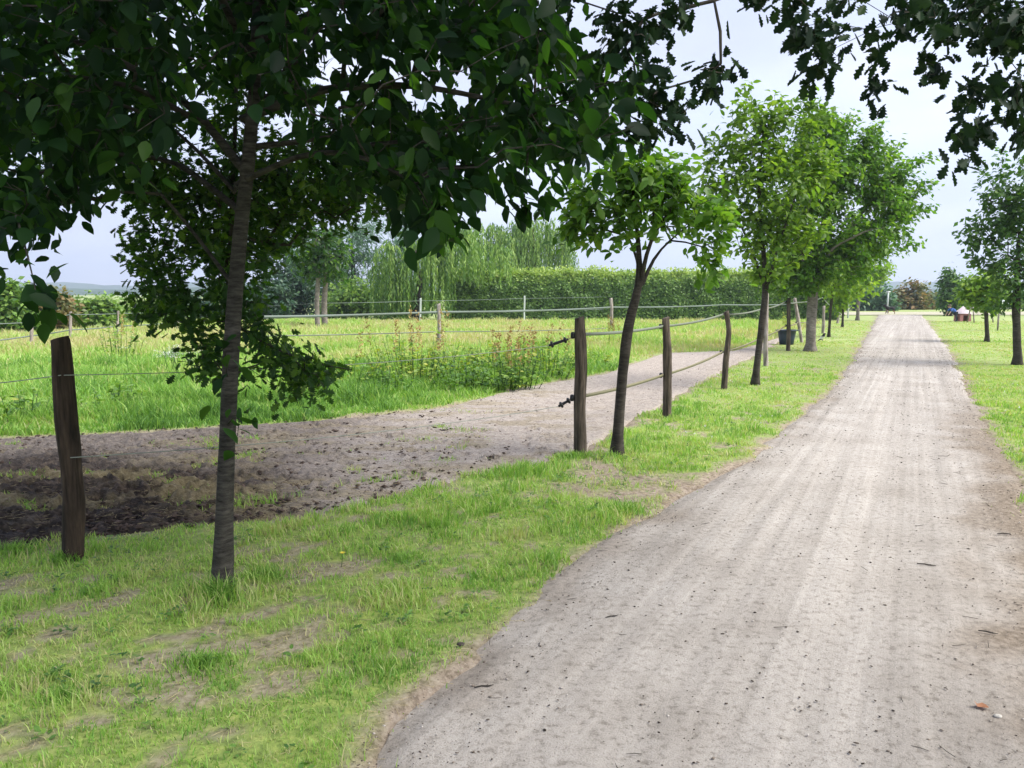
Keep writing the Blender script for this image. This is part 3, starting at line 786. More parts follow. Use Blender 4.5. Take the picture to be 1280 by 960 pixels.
# ------------------------------------------------------------------ background trees
def far_tree(name, u, vb, blobs, natt, per, size, mat, wmat, label, cat='tree', group=None, Y=None, trunkr=.12, top=None, tpl=DIA, droop=.3, trunks=None, dz=.9):
    Y = Y or G(u, vb)[1]
    b = at(u, vb, Y); T = tree_thing(name, (b[0], Y), label, cat, group)
    top = top if top is not None else min(x[1] for x in blobs)
    t = at([u, u + 2, u], [vb, (vb + top) / 2, top], [Y] * 3); t[0, 2] = -.1
    att = []; tot = sum(x[2] * x[3] for x in blobs); k = Y / F
    for (cu, cv, ru, rv) in blobs:
        att.append(ell(max(4, int(natt * ru * rv / tot)), at(cu, cv, Y), (ru * k, min(ru, rv * 1.4) * k * dz, rv * k), .45))
    att = np.vstack(att); att = att[att[:, 2] > .05]
    P, par, rad, w, nb, term = grow([(t, [trunkr, trunkr * .8, trunkr * .2])], att, first=max(.2, .12 * t[2, 2]))
    wood_mesh(P, par, rad, w, nb, .008, .4, ('trunk', 'branches'), wmat, T, .05)
    foliage_at(P, par, term, per, size, tpl, mat, T, droop=droop, spread=size * 1.2, back=size * 1.5, tone=(.5, .25))
    return T

BG = 'trees behind the paddock'
far_tree('feathery_tree', 440, 402, [(430, 310, 45, 30), (480, 300, 48, 34), (400, 330, 50, 30), (505, 335, 36, 30), (455, 345, 46, 34), (440, 375, 50, 22), (520, 300, 30, 20)], 420, 26, .34, M['blue_leaf'], M['dark_bark'],
         'blue-green feathery tree rising over the fence left of the trailing willow', group=BG, Y=56, trunkr=.25, tpl=NAR, droop=.5)
far_tree('conifer_tree', 372, 402, [(365, 365, 34, 40), (350, 330, 30, 40), (400, 372, 40, 26), (340, 380, 26, 24)], 240, 24, .36, M['conifer_leaf'], M['dark_bark'],
         'dark blue-green evergreen behind the two pale bare trunks', group=BG, Y=60, trunkr=.25)
far_tree('bushy_tree', 470, 403, [(440, 372, 34, 26), (480, 378, 40, 22), (520, 372, 26, 26), (415, 385, 20, 16)], 220, 24, .30, M['bush_leaf'], M['dark_bark'],
         'low leafy green bush filling in beneath the blue-green tree', 'bush', BG, Y=53, trunkr=.12)
def bare_trunk(u, vb, vt, r, label):
    Y = G(u, vb)[1]; b = at(u, vb, Y)
    T = tree_thing('slim_tree', (b[0], Y), label, 'tree', BG)
    t = at([u, u - 1, u + 1, u - 3], [vb, (vb + vt) / 2, vt, vt - 55], [Y] * 4); t[0, 2] = -.1
    c = at(u, vt - 30, Y)
    P, par, rad, w, nb, term = grow([(t, [r, r * .9, r * .8, .03])], ell(60, c, (1.5, 1.5, 1.5)), first=2.0)
    wood_mesh(P, par, rad, w, nb, .008, .4, ('trunk', 'branches'), M['pale_bark'], T, .05)
    foliage_at(P, par, term, 20, .28, DIA, M['maple_leaf'], T, spread=.3, back=.4)
bare_trunk(397, 409, 345, .13, 'pale slim trunk, the left of a pair under the trees behind the paddock')
bare_trunk(406, 408, 352, .16, 'pale slim trunk, the right and stouter of a pair behind the paddock')

def willow(u, vb, Y, blobs, n, llen, label, trunk_top, floor=.3, right=None):
    b = at(u, vb, Y); T = tree_thing('weeping_willow', (b[0], Y), label, 'tree', 'weeping willows behind the hedge')
    t = at([u, u + 4, u - 2], [vb, (vb + trunk_top) / 2, trunk_top], [Y] * 3); t[0, 2] = -.1
    k = Y / F; att = []; tot = sum(x[2] * x[3] for x in blobs)
    for (cu, cv, ru, rv) in blobs:
        p = ell(max(4, int(n * ru * rv / tot)), at(cu, cv, Y), (ru * k, ru * k * .8, rv * k), .6)
        att.append(p)
    att = np.vstack(att)
    P, par, rad, w, nb, term = grow([(t, [.32, .26, .1])], att, first=.5 * t[2, 2])
    wood_mesh(P, par, rad, w, nb, .010, .4, ('trunk', 'branches'), M['dark_bark'], T, .05)
    pos, A, tone = [], [], []
    for i in term:
        p = P[i]
        for s in range(5):
            fl = floor if right is None or p[0] < right else 2.3 + rng.random()
            L = min(rng.uniform(*llen), max(.5, p[2] - fl))
            d = rng.normal(0, .35, 2); m = int(L / .13); tt = np.linspace(0, 1, m)
            q = p + rng.normal(0, .15, 3) + np.stack([d[0] * (1 - np.exp(-3 * tt)), d[1] * (1 - np.exp(-3 * tt)), .25 * np.sin(tt * 3) * (tt < .4) - L * tt ** 1.15], -1) + np.cumsum(rng.normal(0, .012, (m, 3)), 0)
            pos.append(q); A.append(np.stack([rng.normal(0, .3, m), rng.normal(0, .3, m), -np.ones(m)], -1)); tone.append(np.clip(rng.normal(.5, .34) + rng.normal(0, .12, m), 0, 1))
    pos, A, tone = np.vstack(pos), np.vstack(A), np.concatenate(tone)
    leaves('crown', pos, A, rng.normal(0, 1, pos.shape), rng.uniform(.2, .36, len(pos)), tmpl_diamond(.17, .1), tone, M['willow_leaf'], T)
willow(520, 403, 49.2, [(520, 312, 50, 22), (570, 305, 44, 24), (490, 335, 30, 18), (615, 318, 26, 16)], 120, (1.4, 4.4), 'nearer weeping willow trailing its strands over the left end of the hedge', 310, right=float(at(562, 380, 49.2)[0]))
willow(592, 398, 66, [(600, 295, 36, 20), (575, 305, 28, 22), (630, 308, 18, 20)], 110, (2.0, 3.8), 'pale weeping willow directly behind the left part of the hedge', 295, 1.5)
willow(668, 398, 68, [(668, 288, 38, 18), (642, 296, 24, 20), (697, 300, 20, 20)], 120, (2.0, 4.2), 'rightmost weeping willow, its rounded crown standing alone above the hedge', 290, 1.5)

LB = 'hedgerow bushes at the left side of the paddock'
for (u, vb, Y, blobs, n, mt_, lab, nm) in [
    (10, 424, 34, [(-5, 385, 28, 36), (15, 375, 22, 24), (20, 400, 26, 20)], 200, 'bush_leaf', 'tall green hedgerow bush at the left edge of the picture', 'hedgerow_bush'),
    (60, 423, 36, [(52, 398, 26, 22), (75, 388, 22, 20), (60, 410, 28, 14)], 170, 'rust_leaf', 'yellowish hedgerow bush between the two pale fence posts on the left', 'hedgerow_bush'),
    (118, 419, 38, [(110, 392, 26, 18), (130, 384, 18, 16), (120, 405, 34, 14), (95, 395, 22, 18)], 190, 'bush_leaf', 'light green hedgerow bush right of the pale fence posts', 'hedgerow_bush'),
    (185, 415, 44, [(165, 395, 30, 18), (200, 390, 32, 20), (190, 403, 44, 12)], 190, 'bush_leaf', 'hedgerow bush half hidden behind the small lobed leaves', 'hedgerow_bush'),
    (260, 410, 50, [(240, 388, 32, 20), (280, 380, 34, 24), (265, 398, 50, 12)], 200, 'conifer_leaf', 'dark hedgerow bush seen past the left of the ringed trunk', 'hedgerow_bush'),
    (325, 407, 54, [(315, 380, 30, 26), (340, 372, 28, 28), (325, 396, 40, 12)], 200, 'conifer_leaf', 'dark hedgerow bush seen past the right of the ringed trunk', 'hedgerow_bush')]:
    far_tree(nm, u, vb, blobs, n, 22, .20 + .0018 * Y, M[mt_], M['dark_bark'], lab, 'bush', LB, Y=Y, trunkr=.06)

far_tree('dark_bush', 1090, 395, [(1090, 370, 22, 24), (1072, 378, 18, 18), (1108, 378, 12, 16), (1095, 385, 26, 10)], 200, 24, .40, M['blue_leaf'], M['dark_bark'],  # distant haze is put into the leaf colour, paler and bluer
         'dark blue-green bush beyond the end of the path', 'bush', 'bushes beyond the end of the path', Y=78, trunkr=.15)
far_tree('autumn_bush', 1140, 394, [(1140, 372, 24, 20), (1125, 378, 16, 16), (1155, 380, 12, 14), (1140, 386, 30, 8)], 200, 24, .42, M['rust_leaf'], M['dark_bark'],
         'rusty brown and green bush beyond the end of the path', 'bush', 'bushes beyond the end of the path', Y=84, trunkr=.15)
far_tree('grey_bush', 1172, 394, [(1170, 380, 10, 16), (1178, 386, 12, 8), (1165, 388, 16, 6)], 90, 22, .42, M['blue_leaf'], M['dark_bark'],
         'pale greyish bush right of the rusty one beyond the path', 'bush', 'bushes beyond the end of the path', Y=88, trunkr=.12)
far_tree('far_bush', 1245, 394, [(1215, 380, 24, 12), (1250, 376, 30, 16), (1290, 378, 30, 16), (1230, 386, 40, 8)], 200, 22, .42, M['bush_leaf'], M['dark_bark'],
         'long low green bush closing the view behind the right lawn', 'bush', 'bushes beyond the end of the path', Y=86, trunkr=.15)

# ------------------------------------------------------------------ clipped hedge
def hedge():
    Y = 51.0; xa, xb = float(at(560, 380, Y)[0]), float(at(1048, 380, Y)[0]); D = 1.3; H = 2.85
    T = empty('hedge', ((xa + xb) / 2, Y, 0), 'long clipped green hedge with pale new growth along its top behind the paddock fence', 'hedge')
    nx, nz = 160, 14
    c = MB()
    xs = np.linspace(xa + .2, xb - .2, nx)
    prof = np.array([(-.45, 0), (-.5, .6), (-.5, 1.4), (-.48, 2.1), (-.35, 2.5), (0, 2.6), (.35, 2.5), (.48, 2.1), (.5, 1.4), (.5, .6), (.45, 0)])
    X = np.repeat(xs[:, None], len(prof), 1); Zb = prof[None, :, 1] * (1 + .05 * (fbm(xs * .8, xs * 0, 90) - .5)[:, None])
    Yb = Y + D * .5 + prof[None, :, 0] * D * .8 + (vnoise(X * 2, Zb * 2, 91) - .5) * .25
    n = len(prof); i = np.arange(nx - 1)[:, None] * n; j = np.arange(n - 1)[None, :]
    c.add(np.stack([X, Yb, Zb], -1).reshape(-1, 3), [np.stack([i + j, i + j + 1, i + n + j + 1, i + n + j], -1).reshape(-1, 4)])
    c.build('dark_core', plain('hedge_core', (.035, .04, .02), .9, .1, .4, 6), T, True)  # solid dark core added inside the leaves to block light
    def put(P, nrm, tone, s): return P, nrm, tone, s
    m = 36000
    x = rng.uniform(xa, xb, m); z = rng.uniform(0, 1, m) ** .9 * H
    lump = fbm(x * 1.4, z * 1.6, 92)
    y = Y - .05 + (lump - .5) * .5 + rng.normal(0, .06, m) + .12 * sstep(2.2, 2.85, z)
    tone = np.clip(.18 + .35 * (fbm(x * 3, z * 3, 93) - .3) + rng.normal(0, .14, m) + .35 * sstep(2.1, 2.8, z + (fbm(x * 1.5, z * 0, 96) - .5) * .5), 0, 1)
    nr = np.stack([rng.normal(0, .5, m), -np.ones(m), rng.normal(.4, .5, m)], -1)
    m2 = 26000
    x2 = rng.uniform(xa, xb, m2); y2 = Y + rng.uniform(0, 1, m2) * D
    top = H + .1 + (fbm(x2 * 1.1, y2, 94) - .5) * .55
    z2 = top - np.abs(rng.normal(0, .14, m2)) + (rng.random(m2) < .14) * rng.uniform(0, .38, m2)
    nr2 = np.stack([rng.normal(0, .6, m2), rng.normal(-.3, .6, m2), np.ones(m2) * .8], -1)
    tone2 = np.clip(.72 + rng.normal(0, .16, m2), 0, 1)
    m3 = 4000
    y3 = Y + rng.uniform(0, D, m3); z3 = rng.uniform(0, H, m3); x3 = np.where(rng.random(m3) < .5, xa, xb) + rng.normal(0, .1, m3)
    P = np.vstack([np.stack([x, y, z], -1), np.stack([x2, y2, z2], -1), np.stack([x3, y3, z3], -1)])
    NN = np.vstack([nr, nr2, rng.normal(0, 1, (m3, 3))]); A = np.stack([rng.normal(0, 1, len(P)), rng.normal(0, .4, len(P)), rng.normal(-.2, .8, len(P))], -1)
    A[m:m + m2, 2] += 1.0
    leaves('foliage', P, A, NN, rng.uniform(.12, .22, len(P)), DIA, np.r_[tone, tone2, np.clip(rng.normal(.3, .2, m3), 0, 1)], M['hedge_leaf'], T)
hedge()

# ------------------------------------------------------------------ hills
def hills():
    us = np.linspace(-900, 2200, 400); Y = 900.0
    for (nm, Y, hv, amp, seed, col) in [('hills', 1500., 352, 14, 101, (.05, .09, .06)), ('wooded_ridge', 800., 359, 8, 103, (.04, .075, .04))]:
        x = (us - 640) / F * Y
        top = at(us, hv + 6 - (fbm(us * .008, us * 0, seed) - .3) * amp * 2.2 - (fbm(us * .05, us * 0, seed + 1) - .5) * 7 - np.maximum(0, fbm(us * .16, us * 0, seed + 2) - .5) * 8, np.full(us.shape, Y))[:, 2]
        rows = [(0, -2), (60, .55), (140, .9), (200, 1.0), (320, .9), (700, -.05)]
        V = []
        for (dy, f) in rows:
            V.append(np.stack([x, Y + dy + (fbm(us * .05, us * 0 + dy, seed + 7) - .5) * 50, np.where(f < -.5, -2, top * f)], -1))
        V = np.vstack(V); n = len(us); i = np.arange(len(rows) - 1)[:, None] * n; j = np.arange(n - 1)[None, :]
        q = np.stack([i + j, i + j + 1, i + n + j + 1, i + n + j], -1).reshape(-1, 4)
        o = mesh_np(nm, V, [q], plain(nm + '_green', col, .9, .05, .35, .03), None, None, False); o['kind'] = 'structure'
hills()

# ------------------------------------------------------------------ fences
def post(base, top, r, mat, label, group, ins=(), rough=.2, seed=1, Y=None, side=-1, name='fence_post', sides=12, lean_pts=None):
    gx, gy = G(*base); Y = Y or gy
    b = at(base[0], base[1], Y)
    T = empty(name, (b[0], Y, 0), label, 'post', group)
    t = at(top[0], top[1], Y)
    b = np.array([b[0], Y, 0.0])
    n = 16; s = np.linspace(-.08, 1, n)
    P = b + (t - b) * s[:, None]
    if lean_pts is not None: P[:, 0] += np.interp(s, *lean_pts)
    P[:, 0] += (vnoise(s * 3 + seed, s * 0, seed) - .5) * r * .5
    R = r * (1.08 - .14 * s) * (1 + (vnoise(s * 5, s * 0 + 3, seed) - .5) * .16); 
    mb = MB(); mb.tube(P, R, sides, False, rough, seed)
    # sawn top, slightly tilted, with a worn rim
    ring = mb.V[0][-sides:]; c = ring.mean(0); o = mb.n - sides
    ring2 = c + (ring - c) * .86 + np.array([0, 0, .012]) + np.stack([np.zeros(sides), np.zeros(sides), (ring[:, 0] - c[0]) * .25], -1)
    mb.V.append(ring2); k = np.arange(sides); kk = (k + 1) % sides
    mb.F[4].append(np.stack([o + k, o + kk, mb.n + kk, mb.n + k], -1)); mb.F.setdefault(sides, []).append((mb.n + k)[None]); mb.n += sides
    mb.build('shaft', mat, T, True)
    for v in ins:
        p = at(0, v, Y); z = p[2]; tt = z / t[2]; cx = b[0] + (t[0] - b[0]) * tt
        m = MB(); x0 = cx + side * r * .8
        m.tube([(x0, Y, z), (x0 + side * .035, Y - .004, z)], [.014, .014], 8)
        q = np.array([x0 + side * .036, Y - .004, z])
        m.tube([q + [0, -.012, -.034], q + [0, -.012, -.022], q + [0, -.012, .022], q + [0, -.012, .034]], [.013, .023, .023, .013], 10)
        m.build('insulator', M['black_plastic'], T)
    return T, Y

FP = 'rough wooden fence posts along the path'
posts = {}
_, posts[1] = post((90, 698), (75, 425), .060, M['post_dark'], 'thick dark split-wood post on the far left with bark scars', FP, (), .16, 5, sides=16, lean_pts=([0, .3, .6, 1], [.0, .02, .0, -.01]))
_, posts[2] = post((724, 569), (726, 398), .055, M['post_wood'], 'nearest fence post of the path row beside black gate handles', FP, (419, 497), .16, 7, sides=14)
_, posts[3] = post((834, 523), (833, 398), .056, M['post_wood'], 'second nearest fence post of the path row, right of the forked young tree', FP, (408, 469), .14, 9)
_, posts[4] = post((905, 485), (908, 390), .050, M['post_wood'], 'slightly bent fence post standing alone before the yellow-green tree', FP, (440,), .12, 12, lean_pts=([0, .4, .75, 1], [0, .02, .05, 0]))
_, posts[5] = post((957, 458), (958, 368), .050, M['post_grey'], 'fence post half hidden by the leaning trunk of the yellow-green tree', FP, (386, 421), .12, 14)
_, posts[6] = post((985, 439), (986, 373), .056, M['post_wood'], 'upright brown fence post in front of the dark blue bucket', FP, (377, 407), .10, 17)
_, posts[7] = post((1002, 428), (993, 373), .055, M['post_grey'], 'grey fence post leaning left right behind the bucket', FP, (403,), .10, 19)
_, posts[8] = post((1029, 417), (1030, 383), .060, M['post_grey'], 'short pale fence post behind the thick grey trunk', FP, (), .08, 23)
_, posts[9] = post((1047, 404), (1049, 386), .060, M['post_grey'], 'farthest pale fence post of the path row', FP, (), .08, 29)

def ribbon(mb, P, wd, th=.002):
    P = np.asarray(P, float); n = len(P)
    T = np.gradient(P, axis=0); T[:, 2] = 0; T /= np.linalg.norm(T, axis=1)[:, None] + 1e-9
    Nn = np.stack([-T[:, 1], T[:, 0], np.zeros(n)], -1)
    tw = np.sin(np.arange(n) * .35) * .25
    Uu = np.array([0, 0, 1.]) + Nn * tw[:, None]
    V = np.vstack([P + Uu * wd / 2 - Nn * th, P + Uu * wd / 2 + Nn * th, P - Uu * wd / 2 + Nn * th, P - Uu * wd / 2 - Nn * th])
    i = np.arange(n - 1); fs = []
    for a in range(4):
        b = (a + 1) % 4
        fs.append(np.stack([a * n + i, a * n + i + 1, b * n + i + 1, b * n + i], -1))
    mb.add(V, [np.vstack(fs)])

def span(pts, sag, step=.25):
    out = []
    for a, b in zip(pts[:-1], pts[1:]):
        a, b = np.array(a, float), np.array(b, float); L = np.linalg.norm(b - a); n = max(3, int(L / step))
        t = np.linspace(0, 1, n, endpoint=False)
        out.append(a + (b - a) * t[:, None] + np.array([0, 0, -1.])[None] * (4 * sag * L * t * (1 - t))[:, None])
    out.append(np.array([pts[-1]], float))
    return np.vstack(out)

def tape(name, pxY, wd, mat, label, group, sag=.008, cat='fence tape'):
    pts = [at(u, v, Y) for (u, v, Y) in pxY]
    mb = MB(); ribbon(mb, span(pts, sag), wd)
    o = mb.build(name, mat, None, False, origin=pts[0])
    return tag(o, label, cat, group)
off = lambda k, d=5: posts[k] - .03
FT = 'electric fence tapes along the path'
tape('fence_tape', [(719, 418, off(2)), (829, 408, off(3)), (904, 393, off(4)), (953, 386, off(5)), (982, 377, off(6)), (996, 378, off(7)), (1028, 372, off(8)), (1047, 386, off(9))], 0.034, M['tape'], 'upper grey-green fence tape strung along the posts beside the path', FT)
tape('fence_tape', [(719, 497, off(2)), (829, 469, off(3)), (903, 440, off(4)), (953, 421, off(5)), (982, 407, off(6)), (998, 403, off(7)), (1027, 399, off(8))], .036, M['tape_olive'], 'lower olive fence tape strung along the posts beside the path', FT)

def handle(a, b, label):
    """gate handle between a (cord end) and b (hook end)"""
    a, b = np.array(a), np.array(b); L = np.linalg.norm(b - a); d = (b - a) / L
    T = empty('gate_handle', a, label, 'gate handle', 'black gate handles')
    m = MB(); m.tube([a + d * .0, a + d * .03, a + d * (L - .03), a + d * L], [.011, .016, .014, .011], 10); m.build('grip', M['black_plastic'], T, True)
    for s in (.02, L - .045):
        m = MB(); m.tube([a + d * s, a + d * (s + .012), a + d * (s + .026)], [.022, .036, .028], 14); m.build('guard', M['black_plastic'], T, True)
    m = MB(); e = a + d * L
    m.tube([e, e + d * .05, e + d * .075 + [0, 0, .02], e + d * .06 + [0, 0, .035]], [.004] * 4, 6); m.build('hook', M['steel'], T, True)
Y2 = posts[2]
h1a, h1b = at(686, 432, Y2 - .04), at(710, 424, Y2 - .02)
h2a, h2b = at(698, 508, Y2 - .04), at(714, 499, Y2 - .02)
handle(h1a, h1b, 'upper black gate handle left of the nearest path post')
handle(h2a, h2b, 'lower black gate handle left of the nearest path post')
def cord(pts, label, r=.0032, sag=.02, mat='cord'):
    m = MB(); q = span(pts, sag, .12); m.tube(q, r, 5)
    o = m.build('electric_cord', M[mat], None, True, origin=pts[0]); tag(o, label, 'cord', 'electric cords across the gateway')
cord([at(80, 469, posts[1] - .06), h1a], 'upper thin cord running from the thick left post to the upper gate handle', .003, .012)
cord([at(88, 572, posts[1] - .06), h2a], 'lower thin cord running from the thick left post to the lower gate handle', .0034, .012)
cord([at(76, 469, posts[1] - .06), at(-120, 488, posts[1] + .2)], 'thin cord leaving the thick left post towards the left edge', .0034, .01)

PF = 'pale posts of the far paddock fence'
outer = [(-10, 436, 405), (39, 432, 400), (88, 426, 390), (147, 419, 389), (222, 413, 386), (305, 410, 381), (397, 408, 376), (525, 403, 373), (655, 400, 370), (784, 399, 367), (918, 398, 367), (1060, 397, 368)]
labs = ['leftmost edge', 'leftmost pale post, short, in front of the yellowish hedgerow bush', 'taller pale post just behind the top of the thick dark post', 'pale post beside the drooping lobed leaves on the left', 'pale post behind the lobed leaves, left of the ringed trunk', 'pale post in the shade right of the ringed trunk', 'pale post in front of the pair of slim trunks', 'thin pale post in front of the trailing willow', 'thin white post before the hedge, left of the nearest path post', 'thin white post before the hedge behind the forked young tree', 'thin white post in front of the hedge right of the bent fence post', 'thin pale post at the right end of the hedge']
outY = []
for k, (u, vb, vt) in enumerate(outer):
    Y = G(u, vb)[1]; outY.append(Y)
    if k in (0,): continue
    post((u, vb), (u + .5, vt), .05 if k < 6 else .058, M['post_grey'] if k < 7 else M['white_plastic'], labs[k], PF, (), .08, 31 + k, sides=8)
POF = 'pale tapes of the far paddock fence'
tape('fence_tape', [(-40, 406, outY[0])] + [(u, vt + 3, Y) for (u, vb, vt), Y in zip(outer[1:], outY[1:])], .028, M['tape_white'], 'top tape of the far paddock fence in front of the hedge and bushes', POF, .004)
tape('fence_tape', [(-40, 430, outY[0])] + [(u, vt + (vb - vt) * (.62 if k < 5 else .58), Y) for k, ((u, vb, vt), Y) in enumerate(zip(outer[1:], outY[1:]))], .042, M['tape_white'], 'broad lower tape of the far paddock fence in front of the hedge and bushes', POF, .006)
PI_ = 'wooden posts of the inner paddock fence'
_, yi1 = post((549, 433), (549, 380), .060, M['post_grey'], 'weathered post standing alone in the middle of the paddock', PI_, (414,), .10, 51, sides=10)
_, yi2 = post((764, 412), (764, 373), .075, M['post_grey'], 'weathered paddock post seen left of the forked young tree', PI_, (), .10, 53, sides=10)
PIT = 'tapes of the inner paddock fence'
tape('fence_tape', [(330, 396, 21), (549, 390, yi1), (764, 384, yi2), (905, 381, 46), (1000, 380, 52)], .07, M['tape_white'], 'upper pale tape of the inner paddock fence', PIT, .004)
tape('fence_tape', [(330, 420, 21), (549, 414.5, yi1), (764, 410, yi2), (985, 404, 44)], .035, M['tape'], 'lower grey tape of the inner paddock fence', PIT, .003)

# ------------------------------------------------------------------ bucket
def bucket():
    u, v = 983, 431; x, y = G(u, v); x, y = x, y
    T = empty('feed_bucket', (x, y, 0), 'large dark blue plastic tub standing on the grass behind a fence post', 'bucket')
    k = y / F; rt, rb, h = 11.2 * k, 8.4 * k, 19 * k
    m = MB(); n = 28; th = np.arange(n) / n * 2 * np.pi
    prof = [(rb * .01, .01), (rb, .01), (rb + (rt - rb) * .5, h * .5), (rt, h * .93), (rt * 1.04, h * .93), (rt * 1.06, h), (rt * .99, h), (rt * .96, h * .9), (rb * .95, .03), (rb * .01, .03)]
    V = np.vstack([np.stack([x + r * np.cos(th), y + r * np.sin(th), np.full(n, z)], -1) for r, z in prof])
    i = np.arange(len(prof) - 1)[:, None] * n; j = np.arange(n)[None]; q = np.stack([i + j, i + (j + 1) % n, i + n + (j + 1) % n, i + n + j], -1).reshape(-1, 4)
    m.add(V, [q]); m.build('tub', M['bucket'], T, True)
    for s in (-1, 1):
        m = MB(); a = np.linspace(0, np.pi, 9)
        m.tube(np.stack([x + s * (rt * 1.05 + .07 * np.sin(a)), y + .09 * np.cos(a), h * .95 + .01 * np.sin(a)], -1), .014, 6); m.build('handle', M['bucket'], T, True)
bucket()

# ------------------------------------------------------------------ living figures, grown over a jointed skeleton
def skin(name, V, E, R, mat, parent):
    me = bpy.data.meshes.new(name); o0 = np.array(parent.matrix_basis.translation)
    me.from_pydata([tuple(np.array(v)) for v in V], E, []); me.update()
    o = bpy.data.objects.new(name, me); COL.objects.link(o); me.materials.append(mat); o.parent = parent
    sk = o.modifiers.new('Skin', 'SKIN'); sk.use_smooth_shade = True
    if not me.skin_vertices: me.attributes.new  # layer is added with the modifier
    for i, r in enumerate(R):
        sv = me.skin_vertices[0].data[i]; sv.radius = (r, r); sv.use_root = (i == 0)
    su = o.modifiers.new('Sub', 'SUBSURF'); su.levels = 2; su.render_levels = 2
    return o

def dog():
    x, y = G(1113, 392.6); T = empty('dog', (x, y, 0), 'black and tan dog walking across the far end of the path', 'dog', rz=math.pi)
    V = [(0.18, 0, .50), (0, 0, .49), (-.22, 0, .50), (.34, 0, .56), (.44, 0, .68), (.52, 0, .72), (.64, 0, .68),   # 0 mid.. 6 muzzle
         (-.34, 0, .56), (-.48, 0, .66), (-.56, 0, .78),
         (.24, .07, .40), (.22, .08, .20), (.25, .08, .02), (.24, -.07, .40), (.32, -.08, .21), (.36, -.08, .03),
         (-.24, .07, .42), (-.18, .08, .28), (-.32, .08, .17), (-.28, .08, .02), (-.24, -.07, .42), (-.24, -.08, .27), (-.38, -.08, .16), (-.38, -.08, .02),
         (.48, .05, .80), (.48, -.05, .80)]
    E = [(1, 0), (1, 2), (0, 3), (3, 4), (4, 5), (5, 6), (2, 7), (7, 8), (8, 9), (0, 10), (10, 11), (11, 12), (0, 13), (13, 14), (14, 15), (2, 16), (16, 17), (17, 18), (18, 19), (2, 20), (20, 21), (21, 22), (22, 23), (5, 24), (5, 25)]
    R = [.13, .115, .12, .10, .075, .085, .04, .05, .035, .02, .06, .035, .03, .06, .035, .03, .075, .05, .03, .03, .075, .05, .03, .03, .02, .02]
    order = [1, 0] + list(range(2, len(V))); inv = {a: i for i, a in enumerate(order)}
    m, nt, out = newmat('dog_coat'); tc = N(nt, 'ShaderNodeTexCoord'); sx = N(nt, 'ShaderNodeSeparateXYZ'); nt.links.new(tc.outputs['Object'], sx.inputs[0])
    c = ramp(nt, [(.0, (.22, .12, .06)), (.30, (.20, .11, .055)), (.36, (.012, .011, .012))], sx.outputs['Z']); principled(nt, out, c, .7, .2)
    skin('body', [V[i] for i in order], [(inv[a], inv[b]) for a, b in E], [R[i] for i in order], m, T)
dog()

def child():
    x, y = G(1194, 402); T = empty('person', (x, y, 0), 'child in a blue top bending forward on the lawn beside the red play tent', 'person', rz=math.pi)
    legs = [(0, 0, .52), (.02, .07, .50), (.0, .08, .27), (-.02, .08, .05), (.06, .08, .03), (.02, -.07, .50), (-.10, -.08, .28), (-.20, -.08, .06), (-.13, -.08, .03)]
    skin('trousers', legs, [(0, 1), (1, 2), (2, 3), (3, 4), (0, 5), (5, 6), (6, 7), (7, 8)], [.10, .075, .05, .035, .03, .075, .05, .035, .03], plain('dark_cloth', (.03, .035, .05), .8), T)
    top = [(0, 0, .54), (.14, 0, .68), (.28, 0, .78), (.28, .13, .76), (.38, .16, .60), (.28, -.13, .76), (.40, -.15, .62)]
    skin('top', top, [(0, 1), (1, 2), (2, 3), (3, 4), (2, 5), (5, 6)], [.11, .115, .11, .055, .045, .055, .045], plain('blue_cloth', (.05, .12, .42), .8), T)
    sm = plain('skin', (.50, .32, .24), .55, .3, .05)
    body = [(.29, 0, .80), (.36, 0, .85), (.42, 0, .90), (.46, 0, .93)]
    skin('body', body, [(0, 1), (1, 2), (2, 3)], [.05, .05, .095, .085], sm, T)
    for s in (1, -1):
        hand = [(.38, .16 * s, .60), (.46, .15 * s, .47), (.49, .145 * s, .42), (.52, .14 * s, .375), (.50, .165 * s, .37), (.515, .15 * s, .365), (.50, .125 * s, .37), (.52, .12 * s, .40)]
        skin('forearm', hand, [(0, 1), (1, 2), (2, 3), (2, 4), (2, 5), (2, 6), (2, 7)], [.04, .026, .028, .010, .009, .010, .009, .011], sm, T)
    m = MB(); th = np.linspace(0, 2 * np.pi, 14, endpoint=False); c = np.array([.42, 0, .915]); 
    V = []
    for a in np.linspace(0, 1.75, 7):
        V.append(np.stack([c[0] - .02 + .108 * np.sin(a) * np.cos(th) - .02 * np.cos(a), c[1] + .108 * np.sin(a) * np.sin(th), c[2] + .11 * np.cos(a) + .0 * th], -1))
    V = np.vstack(V); i = np.arange(6)[:, None] * 14; j = np.arange(14)[None]; m.add(V, [np.stack([i + j, i + (j + 1) % 14, i + 14 + (j + 1) % 14, i + 14 + j], -1).reshape(-1, 4)])
    me_o = np.array(T.matrix_basis.translation); m.V[0] = m.V[0] + me_o
    m.build('hair', plain('brown_hair', (.06, .04, .025), .7), T, True)
child()

